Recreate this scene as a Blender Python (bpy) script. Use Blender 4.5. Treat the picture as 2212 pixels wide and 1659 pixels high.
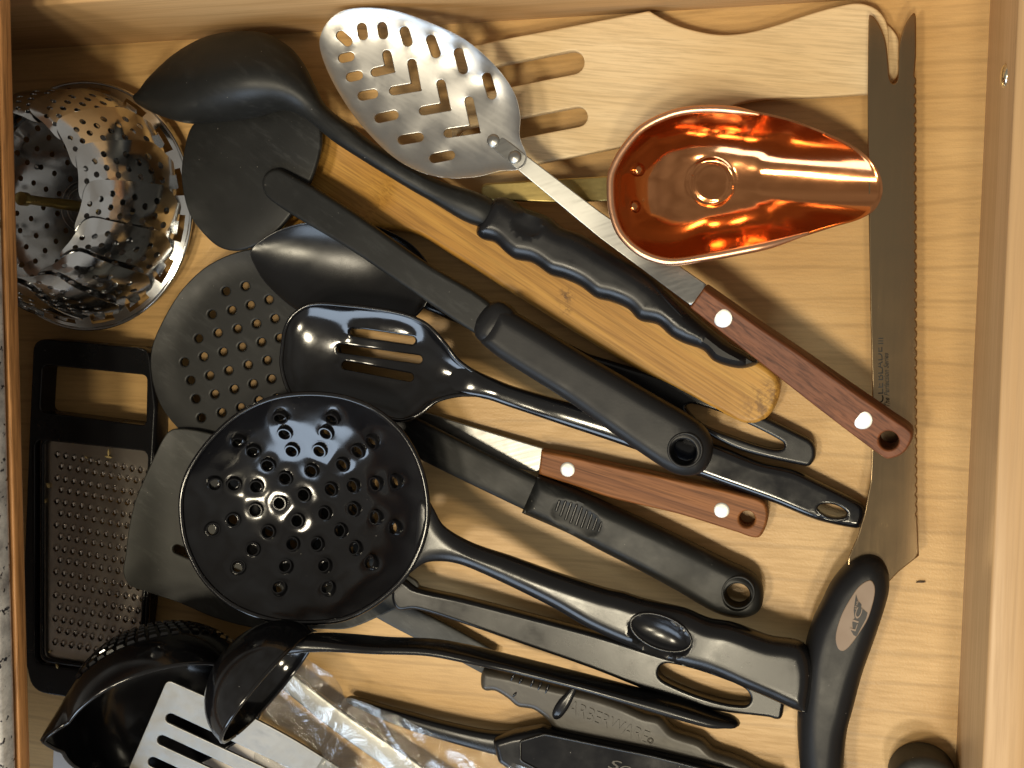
import bpy, bmesh, math, random
import numpy as np
from mathutils import Vector, Matrix
from mathutils.geometry import delaunay_2d_cdt

for o in list(bpy.data.objects):
    bpy.data.objects.remove(o)
random.seed(7)
rng = np.random.default_rng(7)
scene = bpy.context.scene
COL = scene.collection

# ------------------------------------------------------------------ camera
# Survey of the drawer: vanishing points of the drawer walls give the camera's
# orientation; the drawer bottom is z = 0, +X towards the drawer front.
FOC, SC = 2300.0, 0.000226
_Y = -np.array([-326.0, 29100.0, FOC]); _Y /= np.linalg.norm(_Y)
_X = -np.array([-8500.0, -200.0, FOC]); _X -= _Y * _X.dot(_Y); _X /= np.linalg.norm(_X)
_Z = np.cross(_X, _Y)
MROT = np.array([_X, _Y, _Z])
CAM = -MROT @ np.array([0, 0, FOC * SC])

cam_data = bpy.data.cameras.new("camera")
cam_data.sensor_width = 36.0
cam_data.lens = 36.0 * FOC / 2212.0
cam_data.clip_start = 0.01
cam_data.clip_end = 50.0
cam = bpy.data.objects.new("camera", cam_data)
COL.objects.link(cam)
right, up, back = MROT[:, 0], -MROT[:, 1], -MROT[:, 2]
cam.matrix_world = Matrix(((right[0], up[0], back[0], CAM[0]),
                           (right[1], up[1], back[1], CAM[1]),
                           (right[2], up[2], back[2], CAM[2]),
                           (0, 0, 0, 1)))
scene.camera = cam

# ------------------------------------------------------------------ world and lamps
world = bpy.data.worlds.new("World")
scene.world = world
world.use_nodes = True
bg = world.node_tree.nodes["Background"]
# dim kitchen all round: brown cabinets and paler walls, even in every direction
wn = world.node_tree
wtc = wn.nodes.new('ShaderNodeTexCoord'); wno = wn.nodes.new('ShaderNodeTexNoise'); wno.inputs['Scale'].default_value = 2.6; wno.inputs['Detail'].default_value = 3
wr = wn.nodes.new('ShaderNodeValToRGB')
wr.color_ramp.elements[0].position = .36; wr.color_ramp.elements[0].color = (0.50, 0.44, 0.36, 1)
wr.color_ramp.elements[1].position = .64; wr.color_ramp.elements[1].color = (0.80, 0.76, 0.68, 1)
wn.links.new(wtc.outputs['Generated'], wno.inputs['Vector']); wn.links.new(wno.outputs[0], wr.inputs[0]); wn.links.new(wr.outputs[0], bg.inputs[0])
bg.inputs[1].default_value = 0.35

def lamp(name, loc, target, size, power, color, shape='DISK', size_y=None):
    d = bpy.data.lights.new(name, 'AREA')
    d.shape = shape; d.size = size
    if size_y: d.size_y = size_y
    d.energy = power; d.color = color
    o = bpy.data.objects.new(name, d); COL.objects.link(o)
    o.location = loc
    o.rotation_euler = (Vector(target) - Vector(loc)).to_track_quat('-Z', 'Y').to_euler()
    return o

lamp("ceiling_lamp", (0.04, -0.62, 1.75), (0, 0, 0), 0.22, 11.5, (1.0, 0.88, 0.64))
lamp("ceiling_lamp", (0.38, -1.05, 1.75), (0, 0, 0), 0.22, 9.6, (1.0, 0.88, 0.64))
lamp("ceiling_lamp", (-0.48, -0.42, 1.75), (0, 0, 0), 0.24, 10.5, (1.0, 0.88, 0.66))
lamp("window_light", (-0.95, -2.05, 1.45), (0, 0, 0), 1.5, 34, (0.66, 0.81, 1.0), 'RECTANGLE', 1.1)

scene.render.engine = 'CYCLES'
vs = scene.view_settings
vs.view_transform = 'Standard'; vs.look = 'None'; vs.exposure = 0.20; vs.gamma = 1.0
vs.use_curve_mapping = False

# ------------------------------------------------------------------ geometry helpers
def W(px, py, z):
    """point of the drawer seen at survey coordinates (px, py) at height z"""
    px = np.asarray(px, float); py = np.asarray(py, float); z = np.asarray(z, float)
    d = np.stack(np.broadcast_arrays(px - 1106.0, py - 829.5, np.full_like(px, FOC)), -1) @ MROT.T
    t = (z - CAM[2]) / d[..., 2]
    return CAM + d * t[..., None]

def curve(pts, closed=True, n=8):
    """Hermite spline through points; a third entry 'c' keeps a corner sharp"""
    P = np.array([p[:2] for p in pts], float); c = [len(p) > 2 and p[2] == 'c' for p in pts]
    N = len(P); out = []
    for i in range(N if closed else N - 1):
        a, b = P[i], P[(i + 1) % N]
        pa = P[i - 1] if (closed or i > 0) else a
        pb = P[(i + 2) % N] if (closed or i + 2 < N) else b
        L = np.linalg.norm(b - a) + 1e-9
        def tan(p, q, r, corner):
            if corner: return np.zeros(2)
            v = r - p; nv = np.linalg.norm(v)
            return v / nv * L * 0.95 if nv > 1e-9 else np.zeros(2)
        m0 = tan(pa, a, b, c[i]); m1 = tan(a, b, pb, c[(i + 1) % N])
        for k in range(n):
            t = k / n
            out.append((2*t**3-3*t*t+1)*a + (t**3-2*t*t+t)*m0 + (-2*t**3+3*t*t)*b + (t**3-t*t)*m1)
    if not closed: out.append(P[-1])
    return np.array(out)

def rpoly(pts, r=10, n=6):
    """polygon with rounded corners; a point may carry its own radius"""
    out = []; N = len(pts)
    for i in range(N):
        p = np.array(pts[i][:2], float); rr = pts[i][2] if len(pts[i]) > 2 else r
        a = np.array(pts[i-1][:2], float) - p; b = np.array(pts[(i+1) % N][:2], float) - p
        la, lb = np.linalg.norm(a), np.linalg.norm(b)
        q = min(rr, la*.48, lb*.48)
        A, B = p + a/la*q, p + b/lb*q
        for k in range(n+1):
            t = k/n; out.append((1-t)**2*A + 2*t*(1-t)*p + t*t*B)
    return np.array(out)

def capsule(p0, p1, r, n=7):
    p0, p1 = np.array(p0, float), np.array(p1, float); u = p1-p0; u /= np.linalg.norm(u); v = np.array([-u[1], u[0]])
    o = [p1 + r*(u*math.sin(t)+v*math.cos(t)) for t in np.linspace(0, math.pi, n)]
    o += [p0 + r*(-u*math.sin(t)-v*math.cos(t)) for t in np.linspace(0, math.pi, n)]
    return np.array(o)

def ell(cx, cy, rx, ry=None, rot=0, n=24):
    ry = rx if ry is None else ry; t = np.linspace(0, 2*math.pi, n, endpoint=False); c, s = math.cos(rot), math.sin(rot)
    x, y = rx*np.cos(t), ry*np.sin(t)
    return np.stack([cx + x*c - y*s, cy + x*s + y*c], 1)

def chevron(p0, pc, p2, h, n=6):
    p0, pc, p2 = [np.array(p, float) for p in (p0, pc, p2)]
    a = (p0-pc)/np.linalg.norm(p0-pc); b = (p2-pc)/np.linalg.norm(p2-pc)
    na = np.array([-a[1], a[0]]); na *= np.sign(na@b); nb = np.array([-b[1], b[0]]); nb *= np.sign(nb@a)
    def x(s):
        m = np.stack([a, -b], 1); t = np.linalg.solve(m, s*h*(nb-na)); return pc + s*h*na + t[0]*a
    o = [x(-1)]
    o += [p0 + h*(a*math.sin(t) - na*math.cos(t)) for t in np.linspace(0, math.pi, n)]
    o += [x(1)]
    o += [p2 + h*(b*math.sin(t) + nb*math.cos(t)) for t in np.linspace(0, math.pi, n)]
    return np.array(o)

def resample(P, step):
    Q = np.vstack([P, P[:1]]); out = []
    for a, b in zip(Q[:-1], Q[1:]):
        L = np.linalg.norm(b-a)
        if L < 1e-6: continue
        k = max(1, int(round(L/step)))
        for j in range(k): out.append(a + (b-a)*j/k)
    out = np.array(out)
    keep = [0]
    for i in range(1, len(out)):
        if np.linalg.norm(out[i]-out[keep[-1]]) > step*0.35: keep.append(i)
    if np.linalg.norm(out[keep[-1]]-out[0]) < step*0.35: keep.pop()
    return out[keep]

def area2(P): return np.sum(P[:, 0]*np.roll(P[:, 1], -1) - np.roll(P[:, 0], -1)*P[:, 1])

def inside(pts, poly):
    x, y = pts[:, 0][:, None], pts[:, 1][:, None]
    x0, y0 = poly[:, 0], poly[:, 1]; x1, y1 = np.roll(x0, -1), np.roll(y0, -1)
    with np.errstate(divide='ignore', invalid='ignore'):
        c = ((y0 > y) != (y1 > y)) & (x < (x1-x0)*(y-y0)/(y1-y0+1e-30)+x0)
    return c.sum(1) % 2 == 1

def dist_to(pts, poly, chunk=4000):
    a = poly; b = np.roll(poly, -1, 0); ab = b-a; L2 = (ab**2).sum(1)+1e-12
    out = np.empty(len(pts))
    for i in range(0, len(pts), chunk):
        p = pts[i:i+chunk, None, :]
        t = np.clip(((p-a)*ab).sum(-1)/L2, 0, 1)
        out[i:i+chunk] = np.sqrt((((a+ab*t[..., None])-p)**2).sum(-1)).min(1)
    return out

def mesh2d(outer, holes, sp, rings, bstep, hstep=None, hrings=None):
    loops = [resample(np.asarray(outer, float), bstep)] + [resample(np.asarray(h, float), hstep or bstep) for h in holes]
    pts = [l for l in loops]; edges = []; base = 0
    for l in loops:
        n = len(l); edges += [(base+i, base+(i+1) % n) for i in range(n)]; base += n
    B = np.vstack(loops)
    cand = []
    for li, l in enumerate(loops):
        s = np.sign(area2(l)) * (1 if li == 0 else -1)
        t = np.roll(l, -1, 0)-np.roll(l, 1, 0); t /= np.linalg.norm(t, axis=1)[:, None]+1e-12
        nrm = np.stack([-t[:, 1], t[:, 0]], 1)*s
        for d in (rings if li == 0 or hrings is None else hrings):
            cand.append((l+nrm*d, d))
    def alld(p):
        d = dist_to(p, loops[0])
        for h in loops[1:]:
            d = np.minimum(d, dist_to(p, h))
        return d
    def inn(p):
        m = inside(p, loops[0])
        for h in loops[1:]: m &= ~inside(p, h)
        return m
    for p, d in cand:
        dd = alld(p); p = p[(dd > d*0.9) & inn(p)]
        if len(p): pts.append(p)
    mn, mx = loops[0].min(0), loops[0].max(0)
    gx = np.arange(mn[0], mx[0], sp); gy = np.arange(mn[1], mx[1], sp*.87)
    G = np.array([(x+(sp/2 if j % 2 else 0), y) for j, y in enumerate(gy) for x in gx])
    if len(G):
        m = inn(G); G = G[m]
        if len(G):
            lim = (max(rings) if len(rings) else 0)+sp*.45
            G = G[alld(G) > lim]
            if len(G): pts.append(G)
    P = np.vstack(pts)
    vo, eo, fo, *_ = delaunay_2d_cdt([Vector(p) for p in P], edges, [], 0, 1e-5)
    V = np.array([(v.x, v.y) for v in vo]); F = np.array([f[:] for f in fo if len(f) == 3])
    cen = V[F].mean(1); F = F[inn(cen)]
    a = V[F]; ar = (a[:, 1, 0]-a[:, 0, 0])*(a[:, 2, 1]-a[:, 0, 1])-(a[:, 2, 0]-a[:, 0, 0])*(a[:, 1, 1]-a[:, 0, 1])
    F = F[np.abs(ar) > 1e-9]; ar = ar[np.abs(ar) > 1e-9]
    F[ar > 0] = F[ar > 0][:, ::-1]        # survey y runs down: flip so faces look up
    used = np.unique(F); remap = -np.ones(len(V), int); remap[used] = np.arange(len(used)); V = V[used]; F = remap[F]
    return V, F, dist_to(V, loops[0]), alld(V)

def smooth_mesh(me, angle=40):
    me.polygons.foreach_set('use_smooth', [True]*len(me.polygons))
    me.set_sharp_from_angle(angle=math.radians(angle))

def new_obj(name, verts, faces, mat, parent=None, angle=40, smooth=True):
    off = np.array(parent.location) if parent is not None and parent.type == 'EMPTY' else np.zeros(3)
    if parent is not None and parent.type != 'EMPTY':
        off = np.array(parent.parent.location) if parent.parent else np.array(parent.location)
    me = bpy.data.meshes.new(name)
    v = np.asarray(verts, float) - off
    me.from_pydata(v.tolist(), [], [list(map(int, f)) for f in faces]); me.update()
    if smooth: smooth_mesh(me, angle)
    me.materials.append(mat)
    o = bpy.data.objects.new(name, me); COL.objects.link(o)
    if parent is not None: o.parent = parent
    return o

def thing(name, label, cat, px, py, z=0.0, group=None):
    o = bpy.data.objects.new(name, None); COL.objects.link(o)
    o.empty_display_size = 0.01
    o.location = W(px, py, z); o['label'] = label; o['category'] = cat
    if group: o['group'] = group
    return o

def tag(o, label, cat, group=None):
    o['label'] = label; o['category'] = cat
    if group: o['group'] = group
    return o

def edges_once(F):
    d = {}
    for f in F:
        for i in range(3):
            a, b = f[i], f[(i+1) % 3]
            if (b, a) in d: del d[(b, a)]
            else: d[(a, b)] = 1
    return list(d)

def lin(*pts):
    """height along a straight run of survey points (x, y, z)"""
    P = np.array(pts, float); a = P[0, :2]; u = P[-1, :2]-a; L = np.linalg.norm(u); u /= L
    ts = (P[:, :2]-a)@u
    if len(P) > 2:                      # ease the bends
        g = np.linspace(ts[0]-L*.12, ts[-1]+L*.12, 260); zz = np.interp(g, ts, P[:, 2])
        zz = np.where(g < ts[0], P[0, 2]+(g-ts[0])*(P[1, 2]-P[0, 2])/(ts[1]-ts[0]), np.where(g > ts[-1], P[-1, 2]+(g-ts[-1])*(P[-1, 2]-P[-2, 2])/(ts[-1]-ts[-2]), zz))
        k = np.ones(17)/17
        for _ in range(2): zz = np.convolve(np.pad(zz, 8, mode='reflect', reflect_type='odd'), k, 'valid')
        return lambda x, y: np.interp((x-a[0])*u[0]+(y-a[1])*u[1], g, zz)
    return lambda x, y: np.interp((x-a[0])*u[0]+(y-a[1])*u[1], ts, P[:, 2])

def radial(outer, c):
    P = resample(np.asarray(outer, float), 4)-np.array(c, float); th = np.arctan2(P[:, 1], P[:, 0]); r = np.hypot(P[:, 0], P[:, 1])
    o = np.argsort(th); th, r = th[o], r[o]; th = np.concatenate([th-2*math.pi, th, th+2*math.pi]); r = np.tile(r, 3)
    def f(x, y):
        x = np.asarray(x, float)-c[0]; y = np.asarray(y, float)-c[1]
        return np.clip(np.hypot(x, y)/np.interp(np.arctan2(y, x), th, r), 0, 1)
    return f

def membrane(V, F, fixed):
    """soap-film height (0..1) over a meshed outline held along its rim"""
    E = np.unique(np.sort(np.vstack([F[:, [0, 1]], F[:, [1, 2]], F[:, [2, 0]]]), 1), axis=0)
    a, b = E[:, 0], E[:, 1]
    ar = np.zeros(len(V)); t = V[F]
    A = np.abs((t[:, 1, 0]-t[:, 0, 0])*(t[:, 2, 1]-t[:, 0, 1])-(t[:, 2, 0]-t[:, 0, 0])*(t[:, 1, 1]-t[:, 0, 1]))/2
    cot = np.zeros(len(E)); idx = {(int(p), int(q)): i for i, (p, q) in enumerate(E)}
    for k in range(3):
        o, p, q = F[:, k], F[:, (k+1) % 3], F[:, (k+2) % 3]
        u, w = V[p]-V[o], V[q]-V[o]; c = (u*w).sum(1)/(np.abs(u[:, 0]*w[:, 1]-u[:, 1]*w[:, 0])+1e-9)
        for i in range(len(F)):
            m, n = int(p[i]), int(q[i]); cot[idx[(m, n) if m < n else (n, m)]] += c[i]*.5
        np.add.at(ar, o, A/3)
    cot = np.clip(cot, 1e-4, None); free = ~fixed
    def L(x):
        y = np.zeros_like(x); d = cot*(x[a]-x[b]); np.add.at(y, a, d); np.add.at(y, b, -d); return y*free
    x = np.zeros(len(V)); r = ar*free; p = r.copy(); rs = r@r
    for _ in range(600):
        Lp = L(p); al = rs/(p@Lp+1e-30); x += al*p; r -= al*Lp; rn = r@r
        if rn < 1e-10*(ar@ar): break
        p = r+rn/rs*p; rs = rn
    return np.clip(x/x.max(), 0, 1)

def slab(parent, name, outer, holes, z, half, mat, edge=6.0, base=.12, sp=14, bstep=5, hstep=None, dish=None, top=None, angle=40, both=False, hedge=5.0):
    """a moulded or cut piece: outline, holes, mid height, half thickness, edge radius"""
    rings = [edge*k for k in (.08, .28, .55, .8, 1.0, 1.22, 1.5)] if edge > 0 else []
    V, F, do, da = mesh2d(outer, holes, sp, rings, bstep, hstep, [r for r in (.5, 2, 4, 5.5, 8)] if edge > 6 else None)
    x, y = V[:, 0], V[:, 1]
    zm = z(x, y) if callable(z) else np.full(len(V), float(z))
    if dish:
        if dish[0] == 'film':
            zm = zm - dish[1]*membrane(V, F, do < 1e-3)**dish[2]
        elif len(dish) == 2:
            depth, wd = dish; t = np.clip(do/wd, 0, 1); zm = zm - depth*(1-(1-t)**2)
        else:
            depth, c, pw = dish; zm = zm - depth*(1-radial(outer, c)(x, y)**pw)
    h = half(x, y) if callable(half) else np.full(len(V), float(half))
    if edge > 0:
        t = np.clip(do/edge, 0, 1); k = np.sqrt(np.clip(1-(1-t)**2, 0, 1))
        if holes:
            dh = np.min([dist_to(V, np.asarray(q, float)) for q in holes], 0); th_ = np.clip(dh/min(hedge, edge), 0, 1)
            k = np.minimum(k, .55+.45*np.sqrt(np.clip(1-(1-th_)**2, 0, 1)))
        h = h*(base+(1-base)*k)
    P = W(x, y, zm)
    T, Bm = P.copy(), P.copy(); T[:, 2] += h; Bm[:, 2] -= h
    if top is not None:
        dz = top(x, y, da); T[:, 2] += dz
        if both: Bm[:, 2] += dz
    n = len(V); be = edges_once([tuple(f) for f in F])
    faces = [tuple(f) for f in F] + [tuple(f[::-1]+n) for f in F] + [(b, a, a+n, b+n) for a, b in be]
    return new_obj(name, np.vstack([T, Bm]), faces, mat, parent, angle)

def sweep(parent, name, pts, mat, seg=20, n=6, ex=2.4, ends=(True, True), world=False, closed=False, angle=60, upv=None):
    """rounded bar along (px, py, z, half width px, half thickness m)"""
    P = np.array([p[:5] for p in pts], float)
    if not world:
        w = W(P[:, 0], P[:, 1], P[:, 2]); hw = P[:, 3]*SC
    else:
        w = P[:, :3]; hw = P[:, 3]
    ht = P[:, 4]
    D = np.column_stack([w, hw, ht])
    out = []
    N = len(D)
    for i in range(N if closed else N-1):
        p0, p1, p2, p3 = D[(i-1) % N] if (closed or i) else D[0], D[i], D[(i+1) % N], D[(i+2) % N] if (closed or i+2 < N) else D[-1]
        for k in range(n):
            t = k/n
            out.append(.5*((2*p1)+(-p0+p2)*t+(2*p0-5*p1+4*p2-p3)*t*t+(-p0+3*p1-3*p2+p3)*t**3))
    if not closed: out.append(D[-1])
    D = np.array(out)
    C = D[:, :3]
    tg = (np.roll(C, -1, 0)-np.roll(C, 1, 0)) if closed else np.gradient(C, axis=0)
    tg /= np.linalg.norm(tg, axis=1)[:, None]+1e-12
    U0 = np.array(upv if upv is not None else (0, 0, 1.0))
    side = np.cross(tg, U0); side /= np.linalg.norm(side, axis=1)[:, None]+1e-12
    upp = np.cross(side, tg)
    th = np.linspace(0, 2*math.pi, seg, endpoint=False)
    cx = np.sign(np.cos(th))*np.abs(np.cos(th))**(2/ex); cy = np.sign(np.sin(th))*np.abs(np.sin(th))**(2/ex)
    rings = []
    def ring(i, s=1.0, push=0.0):
        a, b = D[i, 3]*s, D[i, 4]*s
        return C[i]+tg[i]*push + side[i]*(a*cx)[:, None] + upp[i]*(b*cy)[:, None]
    if not closed and ends[0]:
        for a in (85, 65, 40, 20):
            rings.append(ring(0, math.cos(math.radians(a)), -D[0, 4]*math.sin(math.radians(a))))
    for i in range(len(D)): rings.append(ring(i))
    if not closed and ends[1]:
        for a in (20, 40, 65, 85):
            rings.append(ring(len(D)-1, math.cos(math.radians(a)), D[-1, 4]*math.sin(math.radians(a))))
    V = np.vstack(rings); R = len(rings); faces = []
    for r in range(R if closed else R-1):
        r2 = (r+1) % R
        for k in range(seg):
            k2 = (k+1) % seg; faces.append((r*seg+k, r*seg+k2, r2*seg+k2, r2*seg+k))
    if not closed:
        faces.append(tuple(range(seg))[::-1]); faces.append(tuple((R-1)*seg+k for k in range(seg)))
    return new_obj(name, V, faces, mat, parent, angle)

def frame(axis):
    a = np.array(axis, float); a /= np.linalg.norm(a); r = np.array([1.0, 0, 0]) if abs(a[0]) < .9 else np.array([0, 1.0, 0])
    u = np.cross(r, a); u /= np.linalg.norm(u); return u, np.cross(a, u), a

def lathe(parent, name, prof, centre, axis, mat, seg=48, angle=40, closed=False, rfun=None):
    u, v, a = frame(axis); c = np.array(centre, float); V = []; F = []
    for r, h in prof:
        for k in range(seg):
            t = 2*math.pi*k/seg; rr = r*(rfun(t, h) if rfun else 1)
            V.append(c+u*rr*math.cos(t)+v*rr*math.sin(t)+a*h)
    N = len(prof)
    for i in range(N if closed else N-1):
        j = (i+1) % N
        for k in range(seg):
            k2 = (k+1) % seg; F.append((i*seg+k, i*seg+k2, j*seg+k2, j*seg+k))
    if not closed:
        F.append(tuple(range(seg))[::-1]); F.append(tuple((N-1)*seg+k for k in range(seg)))
    return new_obj(name, V, F, mat, parent, angle)

def proto(name, verts, faces, mat, angle=40):
    me = bpy.data.meshes.new(name); me.from_pydata([tuple(v) for v in verts], [], faces); me.update(); smooth_mesh(me, angle); me.materials.append(mat); return me

def lathe_mesh(name, prof, mat, seg=20, closed=False):
    V, F = [], []; N = len(prof)
    for r, h in prof:
        for k in range(seg): t = 2*math.pi*k/seg; V.append((r*math.cos(t), r*math.sin(t), h))
    for i in range(N if closed else N-1):
        j = (i+1) % N
        for k in range(seg): k2 = (k+1) % seg; F.append((i*seg+k, i*seg+k2, j*seg+k2, j*seg+k))
    if not closed: F.append(tuple(range(seg))[::-1]); F.append(tuple((N-1)*seg+k for k in range(seg)))
    return proto(name, V, F, mat)

def put(me, name, parent, loc, normal=(0, 0, 1), scale=1.0, spin=0.0):
    o = bpy.data.objects.new(name, me); COL.objects.link(o)
    base = parent if parent.type == 'EMPTY' else (parent.parent or parent)
    q = Vector(normal).to_track_quat('Z', 'Y')
    o.parent = parent
    o.location = Vector(loc)-base.location
    o.rotation_euler = (q.to_matrix().to_4x4() @ Matrix.Rotation(spin, 4, 'Z')).to_euler()
    o.scale = (scale,)*3 if not isinstance(scale, tuple) else scale
    return o

def box(name, x0, x1, y0, y1, z0, z1, mat, parent=None, bev=0.0):
    bm = bmesh.new(); bmesh.ops.create_cube(bm, size=1)
    for v in bm.verts: v.co = ((x0+x1)/2+v.co.x*(x1-x0), (y0+y1)/2+v.co.y*(y1-y0), (z0+z1)/2+v.co.z*(z1-z0))
    if bev: bmesh.ops.bevel(bm, geom=bm.edges[:], offset=bev, segments=3, affect='EDGES', profile=.5)
    me = bpy.data.meshes.new(name); bm.to_mesh(me); bm.free(); smooth_mesh(me, 50); me.materials.append(mat)
    o = bpy.data.objects.new(name, me); COL.objects.link(o)
    if parent is not None:
        o.parent = parent; o.location = -Vector(parent.location)
    return o

def text(parent, name, s, p0, p1, hpx, z, mat, extrude=0.0001, shear=0.0, z2=None):
    """lettering laid along p0 -> p1 on a surface"""
    cu = bpy.data.curves.new(name, 'FONT'); cu.body = s; cu.size = 1; cu.shear = shear; cu.extrude = 0.02
    t = bpy.data.objects.new(name, cu); COL.objects.link(t)
    bpy.context.view_layer.update()
    me = bpy.data.meshes.new_from_object(t.evaluated_get(bpy.context.evaluated_depsgraph_get()))
    bpy.data.objects.remove(t)
    V = np.array([v.co for v in me.vertices]); F = [tuple(p.vertices) for p in me.polygons]
    bpy.data.meshes.remove(me)
    mn, mx = V.min(0), V.max(0)
    V[:, 0] = (V[:, 0]-mn[0])/(mx[0]-mn[0]); V[:, 1] = (V[:, 1]-mn[1])/(mx[1]-mn[1])
    zz = V[:, 2]; zz = (zz-zz.min())/(np.ptp(zz)+1e-9)
    p0, p1 = np.array(p0, float), np.array(p1, float); u = (p1-p0)/np.linalg.norm(p1-p0); v = np.array([u[1], -u[0]])
    Q = p0+V[:, :1]*(p1-p0)+V[:, 1:2]*hpx*v
    zb = z+((z2-z)*V[:, 0] if z2 is not None else 0)
    P = W(Q[:, 0], Q[:, 1], zb); P[:, 2] += zz*extrude
    return new_obj(name, P, F, mat, parent, 30)

# ------------------------------------------------------------------ materials
def nodes_of(name):
    m = bpy.data.materials.new(name); m.use_nodes = True
    nt = m.node_tree; b = nt.nodes["Principled BSDF"]; return m, nt, b

def add(nt, t, **kw):
    n = nt.nodes.new(t)
    for k, v in kw.items(): setattr(n, k, v)
    return n

def ramp(nt, fac, stops):
    r = add(nt, 'ShaderNodeValToRGB'); e = r.color_ramp.elements
    while len(e) < len(stops): e.new(.5)
    for i, (p, c) in enumerate(stops): e[i].position = p; e[i].color = (*c, 1) if len(c) == 3 else c
    nt.links.new(fac, r.inputs[0]); return r

def coords(nt, rot=0.0, scale=(1, 1, 1), loc=(0, 0, 0)):
    tc = add(nt, 'ShaderNodeTexCoord'); r = add(nt, 'ShaderNodeMapping'); r.inputs['Rotation'].default_value = (0, 0, rot); r.inputs['Location'].default_value = loc
    m = add(nt, 'ShaderNodeMapping'); m.inputs['Scale'].default_value = scale
    nt.links.new(tc.outputs['Object'], r.inputs[0]); nt.links.new(r.outputs[0], m.inputs[0]); return m.outputs[0]

def noise(nt, vec, scale, detail=4, rough=.5, dist=0.0):
    n = add(nt, 'ShaderNodeTexNoise'); n.inputs['Scale'].default_value = scale; n.inputs['Detail'].default_value = detail
    n.inputs['Roughness'].default_value = rough; n.inputs['Distortion'].default_value = dist
    nt.links.new(vec, n.inputs['Vector']); return n.outputs[0]

def mixc(nt, fac, a, b, mode='MIX'):
    m = add(nt, 'ShaderNodeMix', data_type='RGBA', blend_type=mode)
    for i, s in ((0, fac), (6, a), (7, b)):
        if hasattr(s, 'links'): nt.links.new(s, m.inputs[i])
        elif i == 0: m.inputs[0].default_value = s
        else: m.inputs[i].default_value = (*s, 1)
    return m.outputs[2]

def bump(nt, b, h, strength, dist=.001):
    n = add(nt, 'ShaderNodeBump'); n.inputs['Strength'].default_value = strength; n.inputs['Distance'].default_value = dist
    nt.links.new(h, n.inputs['Height']); nt.links.new(n.outputs[0], b.inputs['Normal'])

def wood(name, light, dark, rot, grain=420, band=60, rough=.42, fleck=.35, loc=(0, 0, 0), stretch=.05, streak=.5, bumps=.12, coat=0.0, cathedral=0.0, midk=.72):
    """grain runs along X after a turn of rot"""
    m, nt, b = nodes_of(name)
    v = coords(nt, rot, (stretch, 1, 1), loc)
    wide = noise(nt, v, band, 3, .55, .6)
    fine = noise(nt, v, grain, 5, .65, .2)
    c = ramp(nt, wide, [(.3, dark), (.7, light)]).outputs[0]
    mid = tuple((d*midk) for d in dark)
    f = ramp(nt, fine, [(.36, (1, 1, 1)), (.56, (0, 0, 0))]).outputs[0]
    sc = add(nt, 'ShaderNodeMath', operation='MULTIPLY'); nt.links.new(f, sc.inputs[0]); sc.inputs[1].default_value = streak
    c = mixc(nt, sc.outputs[0], c, mid)
    if cathedral:
        v2 = coords(nt, rot, (stretch*3.2, 1, 1), (loc[0]+.3, loc[1], loc[2]))
        w = add(nt, 'ShaderNodeTexWave', wave_type='BANDS', bands_direction='Y'); w.inputs['Scale'].default_value = 22; w.inputs['Distortion'].default_value = 5.0
        w.inputs['Detail'].default_value = 2.5; w.inputs['Detail Scale'].default_value = .9
        nt.links.new(v2, w.inputs[0])
        l = ramp(nt, w.outputs[0], [(.0, (1, 1, 1)), (.07, (0, 0, 0)), (1, (0, 0, 0))]).outputs[0]
        q = add(nt, 'ShaderNodeMath', operation='MULTIPLY'); nt.links.new(l, q.inputs[0]); q.inputs[1].default_value = cathedral
        c = mixc(nt, q.outputs[0], c, mid)
    nt.links.new(c, b.inputs['Base Color'])
    rr = ramp(nt, fine, [(.2, (rough+.12,)*3), (.8, (rough-.06,)*3)]).outputs[0]; nt.links.new(rr, b.inputs['Roughness'])
    b.inputs['Coat Weight'].default_value = 0.0; b.inputs['Specular IOR Level'].default_value = .32
    bump(nt, b, fine, bumps, .0006)
    return m

def plastic(name, col, rough, speck=.5, var=.08, bumps=.05, bscale=900, coat=0.0, scuff=0.0, spec=.35):
    m, nt, b = nodes_of(name); v = coords(nt)
    n1 = noise(nt, v, 55, 4, .6)
    rr = ramp(nt, n1, [(.3, (max(rough-var, .02),)*3), (.7, (rough+var,)*3)]).outputs[0]; nt.links.new(rr, b.inputs['Roughness'])
    sp = noise(nt, v, 950, 1, .3)
    hi = .85-.03*speck
    s = ramp(nt, sp, [(hi, (0, 0, 0)), (hi+.02, (1, 1, 1))]).outputs[0]
    c = mixc(nt, s, col, (.30, .28, .25))
    if scuff:
        sc = noise(nt, coords(nt, .6, (.25, 1, 1)), 260, 6, .75)
        big = noise(nt, v, 22, 3, .6)
        mm = add(nt, 'ShaderNodeMath', operation='MULTIPLY')
        nt.links.new(ramp(nt, sc, [(.5, (0, 0, 0)), (.75, (1, 1, 1))]).outputs[0], mm.inputs[0]); nt.links.new(ramp(nt, big, [(.4, (0, 0, 0)), (.7, (scuff,)*3)]).outputs[0], mm.inputs[1])
        c = mixc(nt, mm.outputs[0], c, tuple(min(1, k*4+.03) for k in col))
    nt.links.new(c, b.inputs['Base Color'])
    b.inputs['Coat Weight'].default_value = coat; b.inputs['Coat Roughness'].default_value = .06; b.inputs['Specular IOR Level'].default_value = spec
    if bumps: bump(nt, b, noise(nt, v, bscale, 2, .5), bumps, .0003)
    return m

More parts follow.
